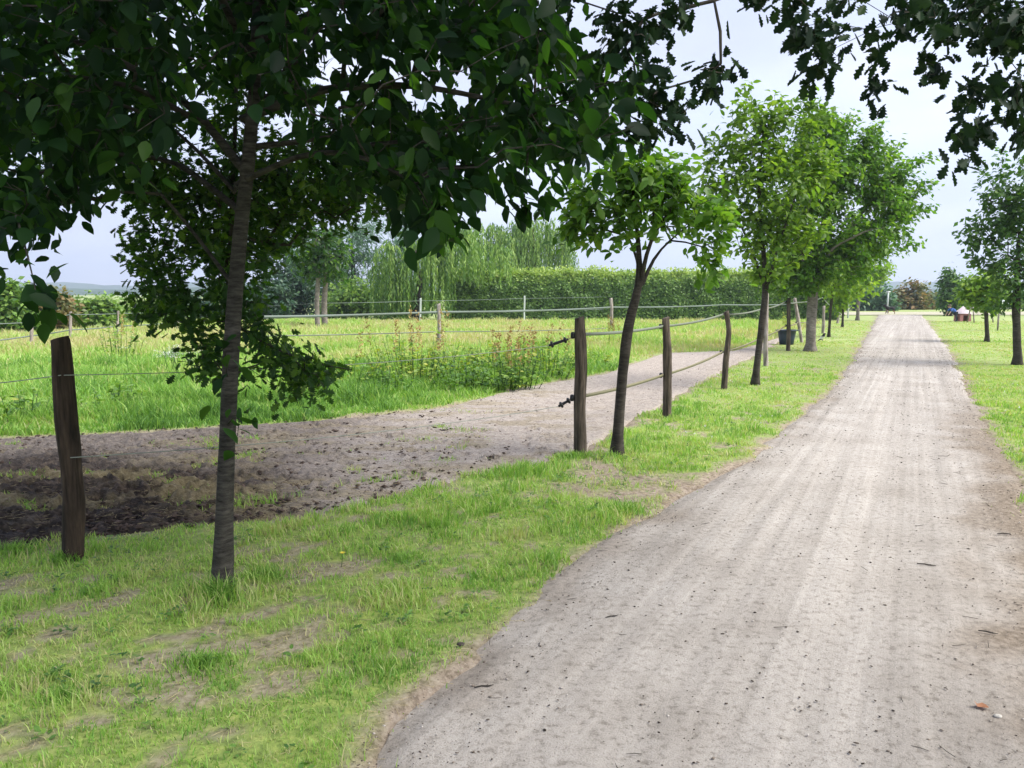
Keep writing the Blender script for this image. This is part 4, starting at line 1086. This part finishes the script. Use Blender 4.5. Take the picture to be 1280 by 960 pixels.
def bird():
    x, y = G(1028, 427); T = empty('bird', (x, y, 0), 'small black and white bird standing on the grass right of the thick grey trunk', 'bird', rz=-.7)
    V = [(0, 0, .14), (.03, 0, .20), (.05, 0, .265), (.075, 0, .275), (.115, 0, .265), (-.05, 0, .10), (-.10, 0, .06), (-.16, 0, .025)]
    m, nt, out = newmat('bird_plumage'); tc = N(nt, 'ShaderNodeTexCoord'); sx = N(nt, 'ShaderNodeSeparateXYZ'); nt.links.new(tc.outputs['Object'], sx.inputs[0])
    c = ramp(nt, [(0, (.012, .012, .015)), (.085, (.7, .7, .7)), (.165, (.7, .7, .7)), (.175, (.012, .012, .015))], sx.outputs['Z'], 'CONSTANT'); principled(nt, out, c, .5, .3)
    skin('body', V, [(0, 1), (1, 2), (2, 3), (3, 4), (0, 5), (5, 6), (6, 7)], [.06, .055, .036, .03, .008, .045, .02, .014], m, T)
    for s in (.025, -.025):
        mb = MB(); o = np.array(T.matrix_basis.translation); mb.tube([o + [0, s, .085], o + [-.01, s, .04], o + [.0, s, .0], o + [.04, s, .0]], .006, 5); mb.build('leg', M['black_plastic'], T)
bird()

# ------------------------------------------------------------------ things on the far lawn
def play_tent():
    Y = 47.0; x = float(at(1203, 398, Y)[0]); T = empty('play_tent', (x, Y, 0), 'small red and white play tent on the far right lawn', 'tent')
    w, h = .34, .5
    m = MB()
    q = [(-w, -w), (w, -w), (w, w), (-w, w)]
    V = [(x + a, Y + b, .02) for a, b in q] + [(x + a * .92, Y + b * .92, h) for a, b in q]
    m.add(V, [[(1, 2, 6, 5), (2, 3, 7, 6), (3, 0, 4, 7)]])
    m.add([(x - w, Y - w, .02), (x - .14, Y - w, .02), (x - .13, Y - w * .94, h * .75), (x - w * .92, Y - w * .92, h), (x + .14, Y - w, .02), (x + w, Y - w, .02), (x + w * .92, Y - w * .92, h), (x + .13, Y - w * .94, h * .75)], [[(0, 1, 2, 3), (4, 5, 6, 7), (3, 2, 7, 6)]])
    m.build('walls', plain('red_canvas', (.36, .16, .15), .8), T)
    m = MB(); V = [(x + a * 1.08, Y + b * 1.08, h - .03) for a, b in q] + [(x, Y, h + .42)]
    m.add(V, [[(0, 1, 4), (1, 2, 4), (2, 3, 4), (3, 0, 4)]]); m.build('roof', plain('white_canvas', (.42, .36, .38), .8), T)
play_tent()
def swing():
    Y = 46.; T0 = at(1225, 404, Y); x = float(T0[0]); T = empty('swing_frame', (x, Y, 0), 'pale grey wooden swing frame standing right of the play tent', 'swing')
    for s in (-.55, .55):
        for d in (-.35, .35):
            m = MB(); m.tube([(x + s, Y + d, -.03), (x + s * .95, Y, 1.35)], .035, 8); m.build('leg', M['post_grey'], T, True)
    m = MB(); m.tube([(x - .62, Y, 1.36), (x + .62, Y, 1.36)], .04, 8); m.build('crossbar', M['post_grey'], T, True)
    for s in (-.16, .16):
        m = MB(); m.tube([(x + s, Y, 1.34), (x + s, Y, .42)], .008, 5); m.build('rope', M['cord'], T)
    m = MB(); m.box((x, Y, .41), (.42, .18, .03)); m.build('seat', M['dark_bark'], T)
swing()
def bird_table():
    x, Y = G(1247, 413); T = empty('bird_table', (x, Y, 0), 'grey post topped by a small pale roofed bird table between the two right lawn trees', 'bird table')
    m = MB(); m.tube([(x, Y, -.05), (x, Y, .5), (x, Y, .98)], .04, 8, rough=.06); m.build('pole', M['post_grey'], T, True)
    m = MB(); m.box((x, Y, 1.0), (.55, .45, .035)); m.build('tray', M['white_plastic'], T)
    for s in (-.22, .22):
        m = MB(); m.box((x + s, Y, 1.11), (.03, .03, .19)); m.build('support', M['white_plastic'], T)
    m = MB(); m.add([(x - .34, Y - .28, 1.2), (x + .34, Y - .28, 1.2), (x + .34, Y, 1.38), (x - .34, Y, 1.38), (x - .34, Y + .28, 1.2), (x + .34, Y + .28, 1.2)], [[(0, 1, 2, 3), (3, 2, 5, 4)]]); m.build('roof', M['white_plastic'], T)
bird_table()
def sign_post():
    x, Y = G(1109, 391); T = empty('marker_post', (x, Y, 0), 'tall thin white marker post at the far end of the path behind the dog', 'post')
    m = MB(); k = Y / F; m.tube([(x, Y, -.05), (x, Y, 13 * k), (x, Y, 25 * k)], .07, 8, rough=.03); m.build('pole', M['white_plastic'], T, True)
    m = MB(); m.box((x, Y, 25 * k + .06), (.34, .10, .14)); m.build('cap', M['white_plastic'], T)
sign_post()

# ------------------------------------------------------------------ grass
def blades(P, H, Wd, tone, name, kind='stuff', lean=.6, mat=None, parent=None):
    n = len(P); a = rng.uniform(0, 2 * np.pi, n); b = rng.uniform(0, 2 * np.pi, n)
    ax = np.stack([np.cos(a), np.sin(a), np.zeros(n)], -1); le = np.stack([np.cos(b), np.sin(b), np.zeros(n)], -1) * (rng.uniform(.1, 1.2, n) * lean)[:, None]
    up = np.array([0, 0, 1.])
    H = H[:, None]; Wd = Wd[:, None]
    base = P - up * .01
    m1 = base + up * H * .55 + le * H * .45; t = base + up * H * (1 - .25 * np.linalg.norm(le, axis=1)[:, None]) + le * H * 1.25
    V = np.stack([base - ax * Wd, base + ax * Wd, m1 - ax * Wd * .75, m1 + ax * Wd * .75, t], 1).reshape(-1, 3)
    o = (np.arange(n) * 5)[:, None]
    q = np.array([[0, 1, 3, 2]]) + o; tr = np.array([[2, 3, 4]]) + o
    ob = mesh_np(name, V, [q, tr], mat or M['grass'], parent, {'tone': np.repeat(tone, 5)}, False)
    if kind: ob['kind'] = kind
    return ob

t1x, t1y = G(275, 741)
tufts = [(t1x, t1y - .05, .20, .10), (t1x + .12, t1y - .1, .16, .06), (t1x - .1, t1y - .02, .2, .05)] + [(*G(90, 700), .14, .07), (*G(40, 690), .3, .05), (*G(724, 572), .2, .05), (*G(771, 575), .2, .03), (*G(660, 590), .3, .05), (*G(1272, 458), .2, .03)]
bands = [(1.2, 2.3, 5000), (2.3, 3.4, 9500), (3.4, 4.6, 7500), (4.6, 6.2, 5200), (6.2, 8.5, 3200), (8.5, 12, 1900), (12, 18, 850), (18, 28, 330), (28, 48, 110)]
GPX = []
for (cx, cy, rr, hh, nn) in [(t1x + .02, t1y - .07, .13, .15, 900), (*G(82, 700), .12, .10, 400), (*G(724, 571), .12, .08, 250), (*G(335, 720), .22, .08, 500), (*G(250, 830), .25, .07, 600), (*G(20, 690), .3, .09, 600), (*G(500, 700), .3, .07, 500), (*G(80, 870), .2, .07, 400)]:
    a = rng.uniform(0, 6.28, nn); q = np.abs(rng.normal(0, .6, nn)) * rr; x = cx + np.cos(a) * q; y = cy + np.sin(a) * q * .8
    GPX.append((np.stack([x, y, x * 0], -1), hh * rng.uniform(.35, 1.1, nn) * np.exp(-(q / rr) ** 2 * .6), rng.uniform(.0018, .0036, nn), np.clip(rng.normal(.36, .14, nn), 0, 1)))
GP = {'verge_grass': GPX, 'paddock_grass': []}
for (y0, y1, dens) in bands:
    area = .68 * (y1 ** 2 - y0 ** 2) + 5.6 * (y1 - y0)
    n = int(area * dens)
    y = np.sqrt(rng.uniform(y0 ** 2, y1 ** 2, n)); x = rng.uniform(-1, 1, n) * (.68 * y + 2.8)
    kq = (np.abs(x) < .68 * y + .3) | (rng.random(n) < .45); x, y = x[kq], y[kq]; n = len(x)
    sp, st, sg, pa = zones(x, y); b = bare_of(x, y, sp, st, sg, pa)
    clump = fbm(x * 2.2, y * 2.2, 111); cl2 = vnoise(x * 11, y * 11, 112); cl3 = fbm(x * .5, y * .5, 113)
    keep = rng.random(n) < np.clip(1.12 - b * 1.12, 0.015, 1) * np.where(pa, 1, (.42 + .58 * sstep(.3, .62, fbm(x * 4.1, y * 4.1, 120, 3))) * (1 - .3 * sstep(.6, -1., x) * sstep(6., 4., y)))
    keep &= ~((sp < -.25) & (rng.random(n) > .0)) & ~((st < -.3) & (b > .8) & (rng.random(n) > .03))
    x, y, b, pa, clump, cl2, cl3, sp, st = [q[keep] for q in (x, y, b, pa, clump, cl2, cl3, sp, st)]
    n = len(x)
    d = np.hypot(x, y)
    tu = fbm(x * 3.4, y * 3.4, 119, 3)
    lowz = sstep(.6, -.8, x) * sstep(6.2, 4.2, y)
    H = np.where(pa, .06 + .16 * sstep(.35, .75, clump) + .05 * cl2, .019 + .05 * sstep(.45, .72, tu) * (1 - .25 * lowz) + .022 * sstep(.42, .72, clump) * (1 - lowz) + .016 * rng.random(n))
    H = np.where(pa & (st < .7), H * .6, H)
    H = np.where(~pa, H * (1 - .55 * sstep(9, 22, d)) + .008, H)
    H *= np.clip(rng.normal(1, .28, n), .4, 1.9) * (1 - .5 * b)
    for (tx, ty, tr_, th) in tufts: H = H + th * np.exp(-((x - tx) ** 2 + (y - ty) ** 2) / (tr_ ** 2)) * rng.uniform(.4, 1.3, n)
    W = (.0011 + .00042 * d) * rng.uniform(.7, 1.4, n) * np.where(pa, 1.25, 1.0)
    W = np.minimum(W, np.where(pa, .022, .016))
    tone = .50 + (clump - .5) * .55 * -1 + rng.normal(0, .12, n) + (cl3 - .5) * .4 + b * .28 * (rng.random(n) < .6)
    pv = fbm(x * .45 + 3, y * .3, 117); fv = fbm(x * 7, y * 7, 118, 2)
    tone = tone + np.where(pa, -.08 + .42 * sstep(13, 26, y) + (pv - .5) * .75, .10 * sstep(6, 16, d) + .14 * sstep(13, 24, d) + (fv - .5) * .5) + .38 * (rng.random(n) < .12)
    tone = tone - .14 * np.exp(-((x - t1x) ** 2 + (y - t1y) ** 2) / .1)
    z = gheight(x, y, sp, st)
    z = np.maximum(z, -.02)
    A = np.stack([x, y, z], -1); tone = np.clip(tone, 0, .98)
    for nm, mk in (('verge_grass', ~pa), ('paddock_grass', pa)): GP[nm].append((A[mk], H[mk], W[mk], tone[mk]))
for nm, L in GP.items():
    A, H, W, T_ = [np.concatenate([l[k] for l in L]) for k in range(4)]
    blades(A, H, W, T_, nm)
    print(nm, len(A))

# ------------------------------------------------------------------ paddock weeds
def weed(u, v, label, h, w, n, stalks=0, tone=(.5, .22), mat='dock_leaf', size=.15, Y=None, tpl=OV):
    h *= 1.4; n = int(n * 2.6); w *= 1.2; size *= .68; tone = (tone[0] * .75 + .27, tone[1]); stalks = int(stalks * .6)
    x, y = G(u, v); T = empty('weed_plant', (x, y, 0), label, 'weed', 'tall weeds growing in the paddock')
    m = MB(); pos, A = [], []
    ns = max(4, n // 14)
    for s in range(ns):
        a = rng.uniform(0, 6.28); r = w * math.sqrt(rng.uniform(0, 1)); b = np.array([x + math.cos(a) * r * .8, y + math.sin(a) * r * .8, 0])
        hh = h * rng.uniform(.55, 1) * (1 - .45 * (r / w) ** 2)
        tip = b + np.array([math.cos(a) * r * .4, math.sin(a) * r * .4, hh]) + rng.normal(0, .03, 3)
        m.tube([b, (b + tip) / 2 + rng.normal(0, .015, 3), tip], [.006, .005, .003], 4)
        k = 14; t = rng.uniform(.05, 1, k)
        pos.append(b + (tip - b) * t[:, None]); d = rng.normal(0, 1, (k, 3)); d[:, 2] = rng.uniform(-.3, .7, k); A.append(d)
    pos = np.vstack(pos); A = np.vstack(A)
    m.build('stems', M['dock_leaf'], T)
    leaves('foliage', pos, A, np.array([0, 0, 1.]) + rng.normal(0, .4, pos.shape), size * rng.uniform(.5, 1.2, len(pos)), tpl, np.clip(rng.normal(*tone, len(pos)), 0, 1), M[mat], T)
    if stalks:
        pos, A = [], []
        for s in range(stalks):
            a = rng.uniform(0, 6.28); r = w * math.sqrt(rng.uniform(0, 1)) * .8; b = np.array([x + math.cos(a) * r, y + math.sin(a) * r, 0])
            tip = b + np.array([rng.normal(0, .08), rng.normal(0, .08), h * rng.uniform(.9, 1.3)])
            k = 40; t = rng.uniform(.5, 1, k); pos.append(b + (tip - b) * t[:, None] + rng.normal(0, .018, (k, 3))); A.append(rng.normal(0, 1, (k, 3)) + [0, 0, .8])
        pos = np.vstack(pos); A = np.vstack(A)
        leaves('seed_heads', pos, A, rng.normal(0, 1, pos.shape), rng.uniform(.035, .07, len(pos)), DIA, np.clip(rng.normal(.5, .25, len(pos)), 0, 1), M['seed'], T)
for a in [(580, 488, 'dark leafy weed clump low at the edge of the dirt track', .42, .45, 150, 0, (.12, .12), 'dock_leaf', .15),
          (622, 487, 'dark green weed beside the track left of the reddish seed stalks', .45, .4, 120, 2, (.2, .15)),
          (645, 486, 'weed clump with the most reddish brown seed stalks beside the track', .62, .45, 170, 14, (.35, .2)),
          (612, 470, 'yellow-green bushy weed behind the dark leafy clump', .62, .6, 190, 5, (.68, .15)),
          (675, 474, 'leafy green weed rising below the upper gate handle', .6, .55, 170, 3, (.45, .2)),
          (692, 462, 'weed with dry brownish tops just left of the nearest path post', .6, .5, 120, 9, (.6, .2)),
          (486, 492, 'dark dock plant at the track edge below the hanging lobed leaves', .42, .3, 90, 0, (.2, .15)),
          (520, 478, 'tall weed with orange-brown stalks in the middle of the paddock edge', .8, .55, 160, 12, (.6, .18)),
          (545, 470, 'broad yellowish weed clump under the lone paddock post', .6, .6, 170, 6, (.72, .15)),
          (500, 470, 'pale leafy tall weed behind the hanging lobed leaves', .75, .6, 150, 4, (.7, .15)),
          (430, 482, 'green weed clump behind the drooping leaf twigs right of the ringed trunk', .55, .55, 150, 2, (.6, .2)),
          (150, 512, 'small dark weed at the near edge of the paddock on the left', .32, .35, 90, 0, (.3, .15)),
          (30, 528, 'dark nettle patch left of the thick dark post', .34, .45, 120, 0, (.25, .2)),
          (765, 432, 'dry orange-brown weed at the foot of the paddock post', .55, .22, 26, 10, (.85, .1)),
          (150, 448, 'tall brownish weed standing far off in the left paddock', .8, .5, 110, 6, (.6, .2)),
          (560, 476, 'bright green nettle between the weed stalks at the paddock edge', .5, .45, 130, 0, (.55, .15)),
          (640, 460, 'yellow weed patch behind the reddish seed stalks', .55, .6, 150, 6, (.78, .12)),
          (740, 452, 'low green weed patch behind the nearest path post', .25, .6, 100, 0, (.6, .15)),
          (980, 409, 'pale green tall shoot right behind the bucket', .75, .12, 40, 0, (.9, .08))]:
    weed(*a)
def umbel(u, v):
    x, y = G(u, v); T = empty('white_flower', (x, y, 0), 'white flat-topped flowering plant in the paddock left of the ringed trunk', 'flower')
    m = MB(); pos = []
    for s in range(26):
        b = np.array([x + rng.normal(0, .3), y + rng.normal(0, .3), 0]); tip = b + [rng.normal(0, .08), rng.normal(0, .08), rng.uniform(.35, .65)]
        m.tube([b, tip], .004, 3); k = 26; pos.append(tip + np.stack([rng.normal(0, .05, k), rng.normal(0, .05, k), rng.normal(0, .012, k)], -1))
    m.build('stems', M['dock_leaf'], T); pos = np.vstack(pos)
    leaves('flower_heads', pos, rng.normal(0, 1, pos.shape) * [1, 1, .2], np.tile([0, 0, 1.], (len(pos), 1)), rng.uniform(.02, .04, len(pos)), DIA, rng.random(len(pos)), leafmat('white_petal', [(0, (.6, .62, .58)), (1, (.8, .8, .8))], .3, (1, 1, 1)), T)
umbel(228, 472)

# ------------------------------------------------------------------ litter on the path and in the grass
def rocks(P, S, mat, name, flat=.6):
    """rough little clods: jittered octahedra subdivided once"""
    base = np.array([(1, 0, 0), (0, 1, 0), (-1, 0, 0), (0, -1, 0), (0, 0, 1), (0, 0, -1), (.7, .7, .1), (-.7, .7, .1), (-.7, -.7, .1), (.7, -.7, .1)], float)
    tri = np.array([(0, 6, 4), (6, 1, 4), (1, 7, 4), (7, 2, 4), (2, 8, 4), (8, 3, 4), (3, 9, 4), (9, 0, 4), (6, 0, 5), (1, 6, 5), (7, 1, 5), (2, 7, 5), (8, 2, 5), (3, 8, 5), (9, 3, 5), (0, 9, 5)])
    n = len(P); a = rng.uniform(0, 6.28, n)
    V = base[None] * rng.uniform(.6, 1.3, (n, 10, 1)) * S[:, None, None] * np.array([1, 1, flat])
    el = rng.uniform(.6, 1.8, n)[:, None]
    vx = V[..., 0] * el; vy = V[..., 1]
    V = np.stack([vx * np.cos(a)[:, None] - vy * np.sin(a)[:, None], vx * np.sin(a)[:, None] + vy * np.cos(a)[:, None], V[..., 2]], -1) + P[:, None, :]
    f = (tri[None] + (np.arange(n) * 10)[:, None, None]).reshape(-1, 3)
    return mesh_np(name, V.reshape(-1, 3), [f], mat, None, {'tone': np.repeat(rng.random(n), 10)}, False)
cm, nt_, out_ = newmat('crumbs'); a_ = N(nt_, 'ShaderNodeAttribute'); a_.attribute_name = 'tone'
principled(nt_, out_, ramp(nt_, [(0, (.035, .028, .022)), (.55, (.12, .095, .075)), (.8, (.26, .22, .18)), (1, (.5, .46, .42))], a_.outputs['Fac']), .9, .1)
n = 17000
y = 2.4 + 22 * rng.random(n) ** 1.7; t = rng.random(n); t = np.where(rng.random(n) < .35, np.where(rng.random(n) < .5, t * .16, 1 - t * .14), t)
x = pathL(y) * (1 - t) + pathR(y) * t
o = rocks(np.stack([x, y, np.full(n, .006)], -1), (.0013 + .0046 * rng.random(n) ** 8) * (1 + y * .06), cm, 'path_crumbs', .55); o['kind'] = 'stuff'
n = 16000
k = rng.uniform(0, 1, n); u = rng.uniform(-60, 900, n); lo = np.interp(u, [p[0] for p in TL], [p[1] for p in TL]); up_ = np.interp(u, [p[0] for p in TU], [p[1] for p in TU])
g = ground(u, lo * k + up_ * (1 - k)); wet_ = sstep(1.0, -2.4, g[:, 0]); kp = rng.random(n) < .25 + .75 * wet_; g = g[kp]; wet_ = wet_[kp]
o = rocks(np.stack([g[:, 0], g[:, 1], np.full(len(g), .012)], -1), (.003 + .018 * rng.random(len(g)) ** 9) * (.8 + .7 * wet_), M['post_dark'] and plain('mud_clod', (.075, .055, .045), .9, .1, .6, 12), 'mud_clods', .6); o['kind'] = 'stuff'
# twigs and straw
def sticks(P, L, r, mat, name, az=None):
    mb = MB()
    for p, l in zip(P, L):
        a = rng.uniform(0, 3.14) if az is None else az + rng.normal(0, .5)
        d = np.array([math.cos(a), math.sin(a), rng.normal(0, .03)]); s = np.array([-d[1], d[0], 0]) * rng.normal(0, .05) * l
        mb.tube([p - d * l / 2, p + s, p + d * l / 2], [r * .8, r, r * .5], 4)
    return mb.build(name, mat)
n = 70; y = 2.5 + 12 * rng.random(n) ** 1.6; t = rng.random(n); x = pathL(y) * (1 - t) + pathR(y) * t
o = sticks(np.stack([x, y, np.full(n, .010)], -1), rng.uniform(.02, .09, n), .0016, M['dark_bark'], 'path_twigs'); o['kind'] = 'stuff'
n = 6500; x = rng.uniform(-4.5, 1.8, n); y = rng.uniform(2.5, 6.8, n); sp, st, sg, pa = zones(x, y); b = bare_of(x, y, sp, st, sg, pa); kp = (sp > -.15) & (rng.random(n) < .25 + .75 * b) & ~((st < -.1) & (x > .2)); x, y, st, sp = x[kp], y[kp], st[kp], sp[kp]
o = sticks(np.stack([x, y, np.where(st < -.1, .03, gheight(x, y, sp, st) + .012)], -1), rng.uniform(.02, .08, len(x)), .0010, plain('straw', (.42, .35, .2), .8, .1, .3, 9), 'straw_litter'); o['kind'] = 'stuff'
def stick(u, v, l, a, r, label):
    g = ground(u, v); p = np.array([g[0], g[1], .012]); d = np.array([math.cos(a), math.sin(a), 0]); s = np.array([-d[1], d[0], 0])
    m = MB(); m.tube([p - d * l / 2, p - d * l * .1 + s * l * .06, p + d * l * .2 - s * l * .03, p + d * l / 2 + s * l * .02], [r * .7, r, r, r * .4], 6)
    m.tube([p + d * l * .1, p + d * l * .25 + s * l * .14], [r * .6, r * .3], 5)
    tag(m.build('stick', M['dark_bark'], None, True, origin=p), label, 'stick', 'sticks lying on the path')
stick(1158, 708, 0.105, -.35, 0.0045, 'dark stick lying near the middle right of the path')
stick(1255, 669, 0.098, .1, 0.0045, 'dark stick at the littered right edge of the path')
stick(605, 861, 0.083, .25, 0.0037, 'brown stick lying on the path near its left grass edge')
stick(765, 773, 0.075, .4, 0.0030, 'thin reddish stick on the left half of the path')
stick(1235, 793, 0.083, -.5, 0.0037, 'forked stick lying above the orange leaf')
def stone(u, v, s, label, col, name='stone'):
    g = ground(u, v); m = MB(); th = np.linspace(0, 2 * np.pi, 12, endpoint=False); V = []
    for a in np.linspace(.15, 2.0, 6):
        r = s * np.sin(a) * (1 + .25 * (vnoise(np.cos(th) * 2 + u, np.sin(th) * 2 + a, 5) - .5)); V.append(np.stack([g[0] + r * np.cos(th) * 1.3, g[1] + r * np.sin(th), .004 + s * .55 * (np.cos(a) + .4) + 0 * th], -1))
    V = np.vstack(V); i = np.arange(5)[:, None] * 12; j = np.arange(12)[None]
    m.add(V, [np.stack([i + j, i + 12 + j, i + 12 + (j + 1) % 12, i + (j + 1) % 12], -1).reshape(-1, 4), np.arange(12)[None]])
    tag(m.build(name, plain(name + '_face', col, .85, .2, .3, 60), None, True, origin=(g[0], g[1], 0)), label, name)
stone(1247, 897, .012, 'pale stone just right of the orange fallen leaf', (.42, .40, .36))
stone(576, 807, .015, 'dark clod at the grass edge of the path', (.06, .05, .045), 'clod')
def deadleaf():
    g = ground(1230, 888); TV, TF = tmpl_ovate(.36, -.25)
    TV = TV.copy(); TV[:, 2] += .9 * TV[:, 1] ** 2 + .35 * (TV[:, 0] - .5) ** 2
    V = TV * .055; a = 2.7; V = np.stack([V[:, 0] * math.cos(a) - V[:, 1] * math.sin(a), V[:, 0] * math.sin(a) + V[:, 1] * math.cos(a), V[:, 2] * 1.2], -1) + [g[0] + .02, g[1], .007]
    tag(mesh_np('fallen_leaf', V, TF, leafmat('orange_leaf', [(0, (.30, .14, .075)), (1, (.34, .16, .08))], .2, (1.2, 1, .8)), None, {'tone': np.full(len(V), .5)}, True, origin=(g[0], g[1], 0)), 'curled orange-brown fallen leaf on the path at the lower right', 'leaf')
deadleaf()
def yellow_flower():
    x, y = G(427, 709); T = empty('yellow_flower', (x, y, 0), 'small yellow flower standing in the grass right of the ringed trunk', 'flower')
    m = MB(); m.tube([(x, y, 0), (x + .005, y, .05), (x + .008, y, .085)], .002, 4); m.build('stem', M['dock_leaf'], T)
    k = 14; a = np.arange(k) / k * 6.28; A = np.stack([np.cos(a), np.sin(a), np.full(k, .7)], -1)
    leaves('petals', np.tile([x + .008, y, .083], (k, 1)), A, np.tile([0, 0, 1.], (k, 1)), np.full(k, .022), DIA, np.full(k, .5), leafmat('yellow_petal', [(0, (.75, .6, .06)), (1, (.8, .7, .1))], .3, (1, 1, .8)), T)
yellow_flower()
n = 2200; y = np.sqrt(rng.uniform(2.5 ** 2, 10 ** 2, n)); x = rng.uniform(-1, 1, n) * (.68 * y + .2); sp, st, sg, pa = zones(x, y); kp = (sp > .1) & (st > .1) & ~pa & (fbm(x * 1.6, y * 1.6, 151) > .47); x, y = x[kp], y[kp]
k = 7; P = np.repeat(np.stack([x, y, np.full(len(x), .012)], -1), k, 0); a = rng.uniform(0, 6.28, len(P)); P[:, 2] += rng.uniform(0, .03, len(P)); P[:, :2] += rng.normal(0, .015, (len(P), 2))
o = leaves('verge_weeds', P, np.stack([np.cos(a), np.sin(a), rng.uniform(0, .6, len(P))], -1), np.array([0, 0, 1.]) + rng.normal(0, .25, P.shape), np.repeat(rng.uniform(.014, .036, len(x)), k), OV, np.clip(np.repeat(rng.normal(.32, .16, len(x)), k) + rng.normal(0, .1, len(P)), 0, 1), M['dock_leaf']); o['kind'] = 'stuff'
# clover heads scattered over the verge
n = 420; x = rng.uniform(2, 9, n); y = rng.uniform(7, 19, n); sp, st, sg, pa = zones(x, y); kp = (sp > .2) & (st > .1) & ~pa & (fbm(x * .7, y * .7, 141) > .47)
P = np.stack([x, y, np.full(n, .055)], -1)[kp]; P = np.repeat(P, 5, 0); 
o = leaves('clover_flowers', P, rng.normal(0, 1, P.shape) + [0, 0, .6], rng.normal(0, 1, P.shape), np.full(len(P), .016), tmpl_diamond(.4, 0), rng.random(len(P)), leafmat('clover_petal', [(0, (.6, .6, .55)), (1, (.8, .8, .78))], .3, (1, 1, 1))); o['kind'] = 'stuff'

# ------------------------------------------------------------------ haze
def haze():
    m = bpy.data.materials.new('haze'); m.use_nodes = True; nt = m.node_tree; nt.nodes.clear()
    out = nt.nodes.new('ShaderNodeOutputMaterial'); v = nt.nodes.new('ShaderNodeVolumePrincipled')
    v.inputs['Color'].default_value = (.74, .84, 1.0, 1); v.inputs['Density'].default_value = .0005; v.inputs['Anisotropy'].default_value = .2
    nt.links.new(v.outputs[0], out.inputs['Volume'])
    mb = MB(); mb.box((0, 1200, 60), (5600, 3200, 124)); o = mb.build('haze', m); o['kind'] = 'stuff'
USE_HAZE = True
if USE_HAZE: haze()

# ------------------------------------------------------------------ light, sky, camera
w_ = bpy.data.worlds.new('World'); SC.world = w_; w_.use_nodes = True
nt = w_.node_tree; nt.nodes.clear()
out = nt.nodes.new('ShaderNodeOutputWorld'); bg = nt.nodes.new('ShaderNodeBackground'); bg.inputs['Strength'].default_value = .1
sky = nt.nodes.new('ShaderNodeTexSky'); sky.sky_type = 'NISHITA'; sky.sun_disc = False
EL, AZ = math.radians(50), math.radians(106)       # azimuth from +Y towards +X
sky.sun_elevation = EL; sky.sun_rotation = AZ; sky.dust_density = 2.0
tc = nt.nodes.new('ShaderNodeTexCoord'); mp = nt.nodes.new('ShaderNodeMapping'); mp.inputs['Scale'].default_value = (1, 1, 2.4)
nt.links.new(tc.outputs['Generated'], mp.inputs['Vector'])
n1 = noise(nt, mp.outputs[0], 2.6, 5, .5)
cl = ramp(nt, [(.30, (.84, .84, .84)), (.62, (1, 1, 1))], n1)
CLOUD = (1.52, 1.65, 2.14)
n2 = noise(nt, mp.outputs[0], 3.6, 5, .55)
cc = ramp(nt, [(.3, [c * .93 for c in CLOUD]), (.5, CLOUD), (.68, [c * 1.14 for c in (1.64, 1.72, 2.06)])], n2)
c = mix(nt, cl, sky.outputs[0], cc)
nt.links.new(c, bg.inputs['Color']); nt.links.new(bg.outputs[0], out.inputs['Surface'])

sl = bpy.data.lights.new('sun', 'SUN'); sl.energy = 1.5; sl.angle = math.radians(42); sl.color = (1, .96, .88)
so = bpy.data.objects.new('sun', sl); COL.objects.link(so)
dv = Vector((math.sin(AZ) * math.cos(EL), math.cos(AZ) * math.cos(EL), math.sin(EL)))
so.rotation_euler = dv.to_track_quat('Z', 'Y').to_euler(); so.location = dv * 50

cam = bpy.data.cameras.new('camera'); co = bpy.data.objects.new('camera', cam); COL.objects.link(co)
cam.sensor_width = 36; cam.lens = F / 1280 * 36; cam.clip_start = .05; cam.clip_end = 6000
co.location = (0, 0, HC); co.rotation_euler = (math.pi / 2 - PITCH, 0, 0)
SC.camera = co
SC.view_settings.view_transform = 'Standard'; SC.view_settings.look = 'None'; SC.view_settings.gamma = 1; SC.view_settings.exposure = 2.42
SC.cycles.use_denoising = True
SC.cycles.max_bounces = 6; SC.cycles.diffuse_bounces = 3; SC.cycles.transmission_bounces = 4; SC.cycles.volume_bounces = 0
